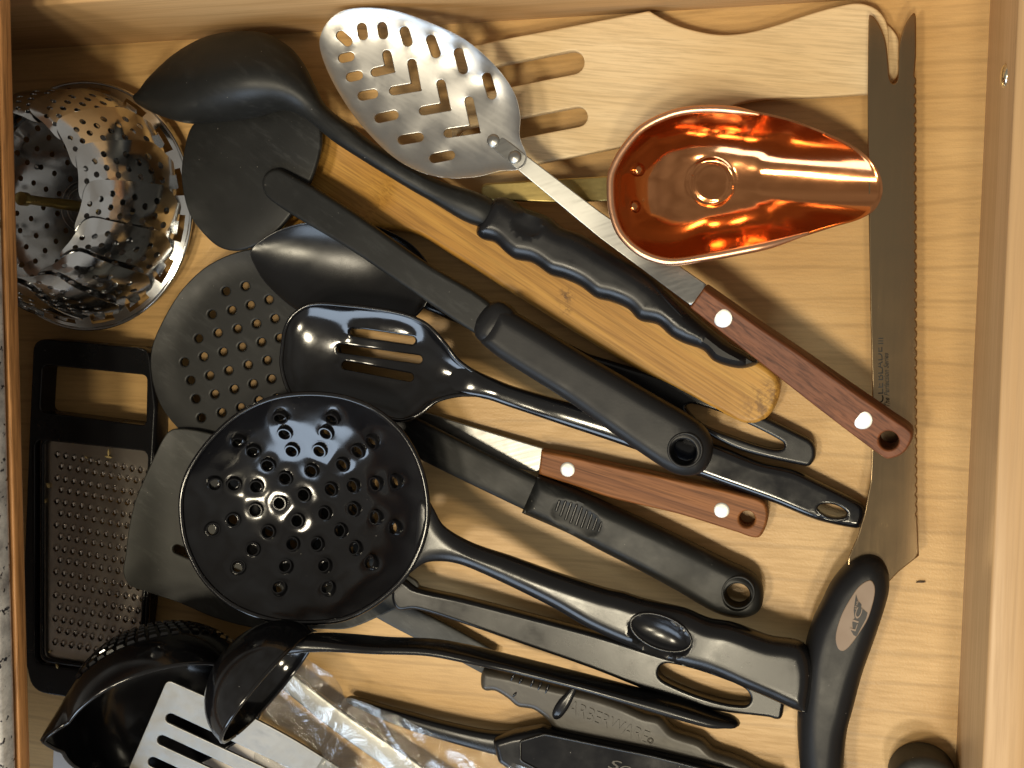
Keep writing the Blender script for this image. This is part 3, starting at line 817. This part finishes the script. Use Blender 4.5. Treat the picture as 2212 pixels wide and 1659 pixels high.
# ------------------------------------------------------------------ copper scoop
CS = thing('copper_scoop', 'shiny copper scoop with rolled rim and brass handle', 'scoop', 1550, 395)
cr = curve([(1319, 401), (1323, 456), (1342, 506), (1387, 547), (1446, 565), (1524, 556), (1600, 542), (1661, 529), (1735, 507), (1797, 488), (1852, 472), (1884, 452), (1900, 419), (1897, 383), (1875, 346), (1834, 314), (1779, 289), (1706, 262), (1651, 249), (1569, 237), (1501, 237), (1446, 248), (1387, 278), (1346, 325), (1323, 370)], n=6)
crim = resample(cr, 9)
def crz(x): return np.interp(x, [1319, 1500, 1640, 1740, 1830, 1900], [.036, .036, .0355, .032, .024, .0165])
NR = 44; cc = np.array([1560.0, 398.0])
S = np.linspace(0, 1, NR)
Vv = []
zr = crz(crim[:, 0])
for lay, tk in ((0, 0), (1, .0011)):
    for s in S:
        q = cc+(crim-cc)*s
        fl = .0075+.0045*np.clip((q[:, 0]-1640)/260, 0, 1)
        z = fl+(zr-fl)*(0.30*s**2+.70*s**3.4)
        dd = np.hypot(q[:, 0]-1537, q[:, 1]-394)
        z = z-.0009*np.exp(-((dd-46)/5)**2)+.0005*np.clip(1-dd/44, 0, 1)
        w = W(q[:, 0], q[:, 1], z)
        if lay: 
            out = q-cc; out = out/(np.linalg.norm(out, axis=1)[:, None]+1e-9)
            w = w+np.column_stack([out[:, 0]*tk*s**3, -out[:, 1]*tk*s**3, np.full(len(q), -tk*(1-.8*s**3))])
        Vv.append(w)
n = len(crim); Vv = np.vstack(Vv); Ff = []
for lay in (0, 1):
    b0 = lay*NR*n
    for i in range(NR-1):
        for k in range(n):
            k2 = (k+1) % n; f = (b0+i*n+k, b0+i*n+k2, b0+(i+1)*n+k2, b0+(i+1)*n+k); Ff.append(f if lay else f[::-1])
for k in range(n):
    k2 = (k+1) % n; Ff.append(((NR-1)*n+k, (NR-1)*n+k2, NR*n+(NR-1)*n+k2, NR*n+(NR-1)*n+k))
body = new_obj('scoop_body', Vv, Ff, M['copper'], CS, 60)
bm = bmesh.new(); bm.from_mesh(body.data); bmesh.ops.remove_doubles(bm, verts=bm.verts, dist=1e-6); bmesh.ops.recalc_face_normals(bm, faces=bm.faces); bm.to_mesh(body.data); bm.free(); smooth_mesh(body.data, 60)
sel = [p for p in crim]
i0 = min(range(n), key=lambda i: np.hypot(*(crim[i]-[1740, 503]))); i1 = min(range(n), key=lambda i: np.hypot(*(crim[i]-[1640, 247])))
seq = [crim[(i1+k) % n] for k in range(((i0-i1) % n)+1)]
w = [W(p[0], p[1], float(crz(p[0]))) for p in seq]
L = len(w)
sweep(CS, 'rolled_rim', [(*p, .0018*min(1, .35+.1*min(i, L-1-i)), .0018*min(1, .35+.1*min(i, L-1-i))) for i, p in enumerate(w)], M['copper_rim'], seg=12, n=1, ex=2, world=True)
for x, y in ((1380, 367), (1371, 447)):
    s_ = .80
    put(rivet_mesh('rivet', .0029, .0016, M['copper']), 'rivet', CS, W(x, y, .0218), (.72, 0, .55))
slab(CS, 'handle', rpoly([(1040, 397, 14), (1190, 388, 4), (1330, 380, 3), (1330, 434, 3), (1195, 438, 4), (1040, 432, 14)], 6), [], lin((1040, 410, .0135), (1200, 410, .016), (1318, 410, .026), (1345, 410, .029)), .0011, M['brass'], edge=4, base=.4, sp=14, bstep=6)

# ------------------------------------------------------------------ slotted steel spoon
SS = thing('slotted_spoon', 'steel slotted spoon with chevron holes and riveted reddish wood handle', 'spoon', 1400, 500)
def z2(x, y): return (648+x/2.194, y/2.194)
so = curve([(691, 90), (707, 50), (739, 25), (789, 17), (853, 23), (921, 46), (990, 77), (1035, 109), (1081, 155), (1113, 205), (1124, 251), (1123, 296), (1138, 337), (1133, 358), (1117, 367), (1081, 369), (1035, 381), (976, 385), (921, 376), (867, 351), (821, 314), (776, 264), (735, 205), (703, 141)])
hl = []
for a, b in (((195, 168), (228, 198)), ((295, 131), (301, 168)), ((391, 127), (397, 163)), ((497, 148), (512, 198)), ((622, 187), (646, 253)), ((753, 249), (775, 329)), ((887, 366), (911, 449)), ((205, 276), (238, 269)), ((242, 366), (278, 358)), ((297, 455), (350, 445)), ((377, 561), (447, 546)), ((487, 664), (566, 651)), ((637, 751), (714, 736))):
    hl.append(capsule(z2(*a), z2(*b), 10.3, 8))
for a, b, c in (((413, 258), (428, 327), (358, 343)), ((532, 300), (553, 413), (445, 431)), ((670, 397), (693, 507), (586, 526)), ((803, 478), (832, 613), (703, 632))):
    hl.append(chevron(z2(*a), z2(*b), z2(*c), 9.6))
ssz = lin((700, 80, .044), (1120, 350, .0335))
slab(SS, 'bowl', so, hl, ssz, .0006, M['steel'], edge=1.5, base=.5, sp=11, bstep=6, hstep=3.5, dish=('film', .0075, .62), angle=50)
shz = lin((1050, 290, .0300), (1120, 345, .0335), (1300, 480, .0250), (1400, 555, .0245), (1500, 640, .0325))
slab(SS, 'shank', rpoly([(1040, 300, 16), (1070, 282, 14), (1140, 338, 2), (1296, 457, 2), (1527, 615, 2), (1494, 661, 2), (1296, 514, 2), (1124, 371, 2)], 4), [], shz, .0009, M['shank'], edge=2, base=.6, sp=18, bstep=7, angle=50)
whz = lin((1500, 640, .0330), (1960, 960, .0215))
who = curve([(1526, 616, 'c'), (1640, 695), (1733, 757), (1837, 829), (1930, 893), (1968, 920), (1972, 938), (1954, 972), (1922, 987), (1905, 980), (1782, 888), (1640, 776), (1494, 661, 'c')])
slab(SS, 'handle', who, [ell(1922, 944, 21)], whz, .0058, M['rose_long'], edge=6, base=.55, sp=16, bstep=6)
rb = rivet_mesh('rivet', .0041, .0003, M['rivet'], False)
for x, y in ((1565, 682), (1867, 902)): put(rb, 'rivet', SS, W(x, y, float(whz(x, y))+.0058))
ra, rb_ = W(1510, 638, .033), W(1940, 952, .022); rdir = Vector(rb_-ra).normalized()
RM = Matrix.Translation(Vector(ra)) @ Matrix.Rotation(math.radians(13), 4, rdir) @ Matrix.Translation(-Vector(ra))
RL = Matrix.Translation(-SS.location) @ RM @ Matrix.Translation(SS.location)
for o in list(SS.children):
    if o.name.startswith('handle'): o.data.transform(RL)
    elif o.name.startswith('rivet'):
        o.matrix_basis = RL @ Matrix.LocRotScale(o.location, o.rotation_euler, o.scale)
rd = rivet_mesh('rivet', .0030, .0012, M['shank'])
put(rd, 'rivet', SS, W(1066, 304, .0318)); put(rd, 'rivet', SS, W(1112, 340, .0340))

# ------------------------------------------------------------------ glossy slotted spoon
GS = thing('slotted_spoon', 'glossy black slotted spoon with three straight slots and oval hole in handle', 'spoon', 1100, 840)
gso = curve([(611, 744), (616, 712), (632, 682), (672, 658), (745, 660), (859, 676), (918, 699), (959, 740), (987, 776), (1030, 808), (1060, 826), (1060, 856), (1030, 853), (987, 854), (941, 867), (905, 895), (868, 908), (832, 902), (780, 892), (700, 885), (645, 872), (622, 840), (608, 790)])
gsz = lin((610, 770, .0350), (950, 790, .0310), (1060, 840, .0225))
slab(GS, 'bowl', gso, [capsule((766, 717), (890, 735), 9, 8), capsule((738, 753), (905, 776), 9, 8), capsule((748, 789), (886, 815), 9, 8)], gsz, .0014, M['gloss'], edge=5, sp=10, bstep=6, hstep=4, dish=('film', .0120, .62))
rim(GS, 'bowl_rim', gso, lambda x, y: gsz(x, y)+.0006, .0010, M['gloss'])
sweep(GS, 'neck', [(960, 808, .0248, 44, .0010), (1010, 824, .0255, 30, .0024), (1060, 840, .0235, 23, .0034), (1110, 858, .0205, 22, .0038), (1220, 892, .0145, 25, .0040), (1350, 930, .0110, 30, .0040), (1500, 980, .0095, 34, .0040)], M['gloss'], ex=2.8, n=8)
ghz = lin((1480, 980, .0088), (1860, 1110, .0060))
slab(GS, 'handle', curve([(1470, 936), (1539, 957), (1641, 997), (1715, 1014), (1763, 1036), (1861, 1086), (1870, 1100), (1868, 1122), (1856, 1138), (1835, 1138), (1763, 1122), (1666, 1083), (1519, 1030), (1460, 1006)]), [ell(1798, 1102, 33, 15, .27)], ghz, .0046, M['gloss'], edge=16, base=.2, sp=12, bstep=5)
torus(GS, 'hole_rim', 1798, 1102, lambda x, y: ghz(x, y)+.0038, 37, .0007, M['gloss'], 19, .27)

# ------------------------------------------------------------------ faded slotted turner under the skimmer
FT = thing('slotted_turner', 'faded grey-black turner with scuffed edge, partly hidden under the round skimmer', 'turner', 600, 1200)
fo = curve([(378, 926), (360, 938), (337, 981), (310, 1040), (292, 1086), (280, 1140), (273, 1195), (268, 1235), (280, 1262), (319, 1278), (390, 1302), (460, 1332), (530, 1352), (600, 1362), (680, 1358), (753, 1357), (823, 1330), (862, 1313), (900, 1310), (905, 1262), (880, 1240), (820, 1180), (760, 1090), (640, 1010), (500, 950), (430, 930)])
fz = lin((280, 1150, .0190), (560, 1200, .0165), (900, 1285, .0150))
slab(FT, 'head', fo, [capsule((384, 1185), (600, 1275), 10, 7), capsule((430, 1090), (640, 1180), 10, 7)], fz, .0013, M['nylon_grey'], edge=4, sp=16, bstep=7, dish=(.0015, 50))
fh = curve([(860, 1240), (880, 1250), (903, 1266), (1000, 1288), (1106, 1315), (1296, 1366), (1420, 1405), (1540, 1440), (1640, 1470), (1692, 1496), (1693, 1530), (1685, 1549), (1659, 1545), (1560, 1533), (1456, 1509), (1281, 1441), (1106, 1380), (978, 1336), (903, 1314), (865, 1315), (850, 1290)])
fhz = lin((860, 1280, .0150), (1100, 1345, .0105), (1690, 1530, .0050))
slab(FT, 'handle', fh, [curve([(1424, 1444), (1430, 1432), (1447, 1428), (1500, 1440), (1560, 1460), (1610, 1482), (1622, 1500), (1618, 1514), (1604, 1518), (1560, 1512), (1500, 1494), (1440, 1468), (1426, 1456)])], fhz, .0042, M['semi'], edge=9, base=.3, sp=13, bstep=5)

# ------------------------------------------------------------------ glossy round skimmer
SKM = thing('skimmer', 'large glossy black round skimmer with raised collars around its holes', 'skimmer', 660, 1100)
ko = curve([(394, 1060), (392, 1115), (404, 1180), (440, 1250), (500, 1305), (580, 1337), (665, 1345), (745, 1336), (815, 1300), (870, 1250), (905, 1190), (922, 1130), (922, 1070), (905, 1000), (868, 935), (810, 885), (740, 858), (660, 851), (585, 862), (515, 896), (455, 950), (412, 1010)])
kz = lin((395, 1090, .0485), (920, 1110, .0440))
kh = [(608, 895), (722, 898), (618, 930), (709, 929), (809, 950), (548, 970), (634, 968), (695, 968), (779, 970), (581, 1000), (745, 1000), (677, 1013), (620, 1029), (768, 1047), (819, 1042), (861, 1038), (556, 1047), (720, 1054), (661, 1066), (608, 1084), (770, 1098), (818, 1116), (859, 1139), (554, 1100), (706, 1107), (647, 1123), (582, 1148), (741, 1145), (636, 1175), (690, 1175), (773, 1184), (548, 1187), (807, 1216), (620, 1225), (706, 1223), (606, 1273), (713, 1273), (515, 949), (506, 1042), (463, 1041), (504, 1122), (458, 1143), (515, 1227)]
KD, KC, KP = .0225, (657, 1098), 2.2
kharr = np.array(kh, float)
def klump(x, y, d):
    dd = np.min(np.hypot(x[:, None]-kharr[:, 0], y[:, None]-kharr[:, 1]), 1)
    return .00045*np.exp(-((dd-10)/11)**2)+.00012*np.sin(x*.07+2*np.sin(y*.05))
slab(SKM, 'bowl', ko, [ell(x, y, 11.2, n=14) for x, y in kh], kz, .0013, M['gloss'], edge=5, sp=7, bstep=7, hstep=4.5, dish=(KD, KC, KP), top=klump)
rim(SKM, 'bowl_rim', ko, lambda x, y: kz(x, y)+.0008, .0013, M['gloss'])
collar = lathe_mesh('hole_collar', [(.0023, -.0012), (.0023, .0009), (.0026, .0014), (.0031, .0014), (.0034, .0008), (.0036, -.0010)], M['gloss'], 18, True)
kf = radial(ko, KC)
for x, y in kh:
    def zz_(x, y): return float(kz(x, y))-KD*(1-float(kf(x, y))**KP)
    p0 = W(x, y, zz_(x, y)); px_, py_ = W(x+4, y, zz_(x+4, y)), W(x, y-4, zz_(x, y-4))
    nn = np.cross(px_-p0, py_-p0); nn /= np.linalg.norm(nn)
    put(collar, 'hole_collar', SKM, p0+nn*.0019, nn, 1.12)
kho = curve([(905, 1085), (925, 1082), (935, 1096), (959, 1136), (1019, 1172), (1100, 1200), (1200, 1236), (1306, 1270), (1345, 1279), (1381, 1291), (1430, 1303), (1481, 1315), (1531, 1336), (1581, 1345), (1659, 1373), (1745, 1400), (1745, 1532), (1720, 1528), (1659, 1501), (1605, 1478), (1556, 1456), (1520, 1443), (1481, 1434), (1418, 1413), (1343, 1385), (1270, 1352), (1200, 1312), (1132, 1278), (1050, 1240), (996, 1219), (955, 1212), (918, 1216), (885, 1238), (872, 1240), (895, 1180)])
khz = lin((890, 1150, .0438), (920, 1160, .0428), (985, 1189, .0375), (1060, 1216, .0325), (1160, 1256, .0280), (1270, 1305, .0240), (1745, 1465, .0190))
kdent = hole_grid_dent(1428, 1366, 70, 37, .38, .0042)
def ktop(x, y, d):
    u = (x-1480)*.93+(y-1390)*.37
    return kdent(x, y, d)+.0012*(lambda t: t*t*(3-2*t))(np.clip(u/110+.3, 0, 1))
slab(SKM, 'handle', kho, [], khz, lin((890, 1150, .0014), (930, 1165, .0020), (990, 1190, .0044), (1060, 1216, .0056), (1300, 1316, .0074), (1745, 1465, .0075)), M['semi'], edge=30, base=.15, sp=9, bstep=5, top=ktop)
torus(SKM, 'thumb_rim', 1428, 1366, lambda x, y: khz(x, y)+.0078, 69, .0006, M['semi'], 35, .38, 40)

# ------------------------------------------------------------------ white plastic tray under the ladles
wt = slab(None, 'plastic_lid', rpoly([(118, 1612, 8), (560, 1570, 14), (640, 1612, 10), (640, 1760, 10), (112, 1760, 10)], 8), [], .0016, .0014, M['white'], edge=4, base=.4, sp=40, bstep=14)
tag(wt, 'flat white plastic lid lying under the pouring ladle', 'lid')

# ------------------------------------------------------------------ ladle with pouring lip and raised squares
PL = thing('pouring_ladle', 'glossy black ladle bowl with pointed pouring lip and raised squares outside', 'ladle', 345, 1600)
LR = .0489
lax = np.array([.551, -.598, .582]); lax /= np.linalg.norm(lax)
lc = np.array([-.16119, -.16966, .0507])
u, v, a = frame(lax)
ray_ = W(86, 1602, 0)-CAM; spt = CAM+ray_*((lc-CAM)@a)/(ray_@a); spd = spt-lc; spd -= a*spd.dot(a); lipk = float(np.linalg.norm(spd))/LR-1; spd /= np.linalg.norm(spd); sang = math.atan2(spd@v, spd@u)
prof = []; TH = math.radians(96)
prof_o = [(LR*math.sin(t), -LR*math.cos(t)) for t in np.linspace(.02, TH*.93, 30)]
prof_i = [((LR-.0020)*math.sin(t), -(LR-.0020)*math.cos(t)) for t in np.linspace(TH*.93, .02, 30)]
hr = prof_o[-1][1]
def lipf(t, h):
    d = (t-sang+math.pi) % (2*math.pi)-math.pi
    k = max(0.0, (h-hr+.026)/.026)
    return 1+max(.12, min(lipk, .40))*k**1.5*max(0, 1-abs(d)/.26)
lathe(PL, 'bowl', prof_o+prof_i, lc, lax, M['gloss'], 144, rfun=lipf)
lt = np.linspace(0, 2*math.pi, 160, endpoint=False)
rp = [lc+(u*math.cos(t)+v*math.sin(t))*(prof_o[-1][0]-.001)*lipf(t, hr)+a*(hr+.0002) for t in lt]
sweep(PL, 'bowl_rim', [(*p, .0011, .0011) for p in rp], M['gloss'], seg=8, n=1, ex=2, world=True, closed=True)
sq = [(-1, -1, 0), (1, -1, 0), (1, 1, 0), (-1, 1, 0), (-.72, -.72, 1), (.72, -.72, 1), (.72, .72, 1), (-.72, .72, 1)]
sqm = proto('raised_square', [(x*.0017, y*.0017, z*.0015-.0003) for x, y, z in sq], [(4, 5, 6, 7), (0, 1, 5, 4), (1, 2, 6, 5), (2, 3, 7, 6), (3, 0, 4, 7)], M['gloss'], 30)
for i, th_ in enumerate((.74, .83, .92, 1.01, 1.10)):
    for k in range(54):
        t = 2*math.pi*k/54
        dirv = (u*math.cos(t)+v*math.sin(t))*math.sin(th_)-a*math.cos(th_)
        if dirv[1] < -.45: continue
        ds = (t-sang+math.pi) % (2*math.pi)-math.pi
        if abs(ds) < .34: continue
        o = bpy.data.objects.new('raised_square', sqm); COL.objects.link(o); o.parent = PL
        tang = -u*math.sin(t)+v*math.cos(t); w3 = np.cross(dirv, tang)
        m = Matrix(((tang[0], w3[0], dirv[0]), (tang[1], w3[1], dirv[1]), (tang[2], w3[2], dirv[2])))
        o.location = Vector(lc+dirv*LR)-PL.location; o.rotation_euler = m.to_euler(); o.scale = (1.32*math.sin(th_), 1.05, 1)

# ------------------------------------------------------------------ steel slotted turner in torn wrap
WT = thing('slotted_turner', 'matte steel slotted turner with square corners, still in clear wrap', 'turner', 500, 1600)
wz = lin((350, 1480, .0400), (520, 1590, .0225), (700, 1706, .0150))
slab(WT, 'blade', rpoly([(362, 1467, 14), (553, 1551, 60), (640, 1598, 40), (770, 1680, 20), (700, 1850, 20), (205, 1830, 16)], 14), [capsule((370, 1551), (640, 1676), 11, 8), capsule((352, 1598), (620, 1722), 11, 8), capsule((332, 1645), (600, 1770), 11, 8), capsule((312, 1692), (570, 1812), 11, 8)], wz, .0007, M['turner_steel'], edge=2, base=.5, sp=26, bstep=8)
sweep(WT, 'shank', [(600, 1452, .0080, 24, .0014), (660, 1500, .0085, 25, .0014), (740, 1562, .0090, 26, .0014), (860, 1645, .0095, 27, .0014), (980, 1730, .012, 28, .0016)], M['shank'], ex=5, n=6)
fo_ = curve([(596, 1500), (612, 1450), (648, 1418), (690, 1440), (718, 1462), (758, 1504, 'c'), (853, 1544), (978, 1602), (1106, 1645), (1200, 1690), (1180, 1760), (700, 1760), (560, 1700), (560, 1570)])
def fwav(x, y, d):
    a1 = np.sin(x*.035+y*.012+1.5*np.sin(y*.03)); a2 = np.sin(x*.09-y*.075+2*np.sin(x*.021)); a3 = np.abs(np.sin((x*.5-y*.86)*.022+.8*np.sin(x*.03)))
    crease = np.exp(-((x-(738-(y-1537)*.37))/7)**2)
    return .0010*a1+.0003*a2+.0016*a3**10+.0030*crease
slab(WT, 'wrap_film', fo_, [], lin((560, 1460, .0150), (760, 1560, .0165), (1150, 1700, .0165)), .00006, M['film'], edge=0, sp=9, bstep=7, top=fwav, both=True, angle=80)

# ------------------------------------------------------------------ plain ladle lying on its side
SL = thing('soup_ladle', 'glossy black ladle lying on its side over the steel turner', 'ladle', 560, 1500)
c0 = np.array([-.10792, -.14709, .04463]); kk = (CAM[2]-.0600)/(CAM[2]-c0[2]); c0 = CAM+(c0-CAM)*kk; BR = .03325*kk; lax2 = np.array([.816, -.578, -.008])
po = [(BR*math.sin(t), -BR*.84*math.cos(t)) for t in np.linspace(.02, math.pi/2, 28)]
pi_ = [((BR-.0016)*math.sin(t), -(BR-.0018)*.84*math.cos(t)) for t in np.linspace(math.pi/2, .02, 28)]
lathe(SL, 'bowl', po+pi_, c0, lax2, M['gloss'], 96)
u2, v2, a2 = frame(lax2)
sweep(SL, 'bowl_rim', [(*(c0+(u2*math.cos(t)+v2*math.sin(t))*(BR-.0006)), .0010, .0010) for t in np.linspace(0, 2*math.pi, 90, endpoint=False)], M['gloss'], seg=8, n=1, ex=2, world=True, closed=True)
sweep(SL, 'handle', [(600, 1402, .062, 14, .0030), (648, 1391, .0590, 16, .0060), (700, 1387, .0540, 14, .0080), (753, 1389, .0490, 12, .0085), (830, 1394, .0415, 11, .0085), (928, 1398, .0340, 11, .0085), (1003, 1411, .0290, 11, .0085), (1106, 1434, .0215, 10, .0085), (1256, 1472, .0185, 10, .0085), (1356, 1500, .0165, 12, .0085), (1456, 1528, .0140, 15, .0085), (1531, 1550, .0120, 13, .0080), (1566, 1556, .0110, 9, .0070)], M['semi'], ex=3, n=8)

# ------------------------------------------------------------------ worn handle with moulded name
FB = thing('worn_utensil', 'worn brown-black wavy handle with moulded lettering and melted gouge', 'utensil', 1300, 1560)
sweep(FB, 'shank', [(640, 1210, .0080, 30, .0013), (760, 1272, .0070, 30, .0013), (858, 1326, .0062, 31, .0013), (960, 1378, .0058, 31, .0013), (1060, 1432, .0055, 30, .0013)], M['nylon_grey'], ex=5, n=6)
fbo = curve([(1048, 1440, 'c'), (1110, 1452), (1200, 1476), (1281, 1494), (1346, 1515), (1394, 1536), (1428, 1545), (1456, 1573), (1516, 1594), (1543, 1617), (1593, 1634), (1633, 1654), (1690, 1690), (1650, 1720), (1560, 1705), (1440, 1662), (1330, 1625), (1240, 1590), (1200, 1570), (1186, 1552), (1156, 1529), (1121, 1522), (1100, 1505), (1073, 1489), (1052, 1488), (1043, 1480), (1042, 1455)])
fbz = lin((1045, 1460, .0058), (1650, 1690, .0058))
slab(FB, 'grip', fbo, [], fbz, .0052, M['worn'], edge=14, base=.3, sp=11, bstep=5)
text(FB, 'lettering', 'FARBERWARE', (1212, 1532), (1395, 1606), 27, .01085, M['worn'], .0006)
torus(FB, 'registered_mark', 1405, 1600, .0111, 5, .0004, M['worn'])
sweep(FB, 'melted_gouge', [(1242, 1481, .0108, 6, .0009), (1232, 1500, .0112, 9, .0012), (1218, 1520, .0113, 13, .0014), (1205, 1540, .0110, 12, .0012), (1196, 1556, .0095, 6, .0008)], M['semi'], ex=2, n=4)
for x, y, l in ((1108, 1462, 16), (1125, 1470, 14), (1150, 1474, 20), (1166, 1482, 18), (1182, 1488, 20), (1112, 1500, 10)):
    sweep(FB, 'nick', [(x+4, y-l/2, .0108, 1.5, .0003), (x, y, .0111, 3, .0005), (x-4, y+l/2, .0107, 1.5, .0003)], M['semi'], seg=8, n=3, ex=2)

# ------------------------------------------------------------------ black scoop with faceted handle panel
FS = thing('faceted_scoop', 'black plastic utensil with faceted handle panel and raised script', 'utensil', 1250, 1630)
sweep(FS, 'shank', [(760, 1512, .0060, 8, .0030), (850, 1545, .0070, 17, .0036), (960, 1578, .0080, 20, .0040), (1060, 1602, .0086, 24, .0044), (1120, 1610, .0088, 34, .0046)], M['semi'], ex=3, n=6)
fso = rpoly([(1068, 1590, 8), (1108, 1578, 6), (1171, 1567, 10), (1180, 1571, 6), (1410, 1618, 8), (1510, 1640, 8), (1700, 1690, 10), (1700, 1760, 10), (1250, 1740, 10), (1140, 1680, 8), (1080, 1640, 8)], 8)
fsz = lin((1070, 1600, .0105), (1600, 1700, .0105))
slab(FS, 'handle', fso, [], fsz, .0066, M['semi'], edge=15, base=.35, sp=16, bstep=6)
pan = rpoly([(1124, 1602, 4), (1178, 1586, 5), (1410, 1634, 5), (1560, 1672, 5), (1560, 1740, 5), (1270, 1720, 5), (1124, 1642, 5)], 5)
slab(FS, 'handle_panel', pan, [], .0172, .0003, M['gloss'], edge=2, base=.5, sp=30, bstep=8)
rim(FS, 'panel_bead', pan, .0174, .0007, M['semi'])
text(FS, 'lettering', 'Scoop', (1311, 1664), (1440, 1694), 26, .0175, M['worn'], .0003, shear=.3)

# ------------------------------------------------------------------ serrated knife
KN = thing('bread_knife', 'forked-tip serrated knife with curved black handle beside the drawer front', 'knife', 1900, 900)
ser = []
yy = 165.0
while yy < 1125:
    h = 21
    x0 = 1979.5+(yy-165)/960*2.5
    ser += [(x0-4.0, yy), (x0-.4, yy+5), (x0, yy+10), (x0-.4, yy+16)]
    yy += h
left = [(1852, 1159), (1867, 1109), (1880, 1040), (1884, 960), (1884, 829), (1880, 660), (1877, 500), (1875, 350), (1874, 200), (1875, 100), (1876, 44)]
tine = [tuple(p) for p in curve([(1876, 44), (1880, 32), (1897, 50), (1912, 85), (1919, 135), (1922, 168), (1929, 181), (1938, 174), (1941, 150), (1943, 95), (1954, 56), (1972, 29), (1978, 30)], closed=False, n=5)]
bl = left[:-1]+tine+[(1979, 60), (1979, 120)]+ser+[(1982, 1132), (1985, 1200), (1972, 1210), (1942, 1234), (1915, 1262), (1880, 1290), (1830, 1260), (1832, 1204)]
knz = lambda x, y: .0150-(x-1875)*SC*.15
slab(KN, 'blade', np.array(bl, float), [], knz, .0008, M['blade'], edge=3, base=.35, sp=26, bstep=6)
kho2 = curve([(1877, 1194), (1902, 1204), (1917, 1229), (1921, 1259), (1917, 1289), (1892, 1369), (1862, 1454), (1842, 1529), (1829, 1579), (1822, 1659), (1824, 1760), (1780, 1790), (1736, 1760), (1728, 1659), (1722, 1560), (1728, 1480), (1738, 1400), (1755, 1340), (1779, 1290), (1797, 1254), (1822, 1224), (1847, 1202)])
slab(KN, 'handle', kho2, [], .0136, .0118, M['rubber'], edge=42, base=.1, sp=11, bstep=6)
bo_ = curve([(1879, 1253), (1888, 1262), (1890, 1279), (1885, 1305), (1874, 1338), (1853, 1372), (1833, 1398), (1820, 1406), (1810, 1400), (1805, 1380), (1809, 1354), (1820, 1323), (1836, 1294), (1856, 1266)])
slab(KN, 'badge', bo_, [], .0254, .0004, M['badge'], edge=2, base=.3, sp=20, bstep=5)
mk = np.array([(1849, 1284), (1853, 1297), (1861, 1306), (1860, 1312), (1874, 1324), (1871, 1336), (1860, 1356), (1850, 1375), (1844, 1372), (1838, 1362), (1842, 1360), (1841, 1345), (1846, 1335), (1844, 1318)], float)
slab(KN, 'printed_mark', mk, [], .02585, .00012, M['ink'], edge=0, sp=20, bstep=5)
text(KN, 'lettering', 'LIC', (1848, 1364), (1864, 1315), 13, .0261, M['badge'], .00006)
text(KN, 'lettering', 'the', (1850, 1318), (1855, 1298), 6, .0261, M['badge'], .00006)
text(KN, 'lettering', 'MIRACLE', (1910, 930), (1908, 827), 15, .01500, M['ink'], .00006)
text(KN, 'lettering', 'BLADE', (1908, 821), (1906, 750), 15, .01500, M['etch'], .00006)
text(KN, 'lettering', 'III', (1908, 743), (1908, 730), 15, .01500, M['etch'], .00006)
text(KN, 'lettering', 'The Perfection Series', (1922, 878), (1919, 762), 11, .01470, M['etch'], .00006, shear=.35)

# ------------------------------------------------------------------ black cap standing in the corner
BC = thing('rubber_stopper', 'short black rubber stopper standing on the drawer bottom by the front wall', 'stopper', 1998, 1690)
bc = W(1990, 1668, 0); bc[2] = 0
BC.location = bc
lathe(BC, 'stopper_body', [(.0005, .0002), (.0135, .0002), (.0145, .0012), (.0148, .017), (.0140, .0195), (.0120, .0208), (.0005, .0212)], bc, (0, 0, 1), M['nylon_grey'], 40)

# ------------------------------------------------------------------ crumbs
def crumb(px, py, z, l, wdt, ang, mat, label, group):
    bm = bmesh.new(); bmesh.ops.create_icosphere(bm, subdivisions=2, radius=1)
    for v_ in bm.verts: v_.co *= 1+random.uniform(-.25, .25)
    for v_ in bm.verts: v_.co = (v_.co.x*l/2*SC, v_.co.y*wdt/2*SC, v_.co.z*wdt*.35*SC)
    me = bpy.data.meshes.new('crumb'); bm.to_mesh(me); bm.free(); smooth_mesh(me, 60); me.materials.append(mat)
    o = bpy.data.objects.new('crumb', me); COL.objects.link(o); o.location = W(px, py, z); o.rotation_euler = (0, 0, ang)
    tag(o, label, 'crumb', group)
gl = 'small dry yellow crumb stuck on the hand grater'
for x, y, l, w_, a_ in ((234, 978, 18, 5, 1.5), (234, 987, 20, 5, -.1), (104, 1049, 8, 14, .3), (95, 1082, 14, 9, -.6), (107, 1408, 8, 5, .5), (123, 1439, 12, 6, 2.0), (186, 988, 10, 3, 2.4), (158, 958, 4, 4, 0)):
    crumb(x, y, .0108 if not (x == 123) else .0132, l, w_, a_, M['crumb'], gl, 'crumbs on the grater')
crumb(1990, 1257, .0008, 19, 4, .12, M['crumb_dark'], 'dark splinter on the bare drawer bottom beside the knife', 'dark crumbs')
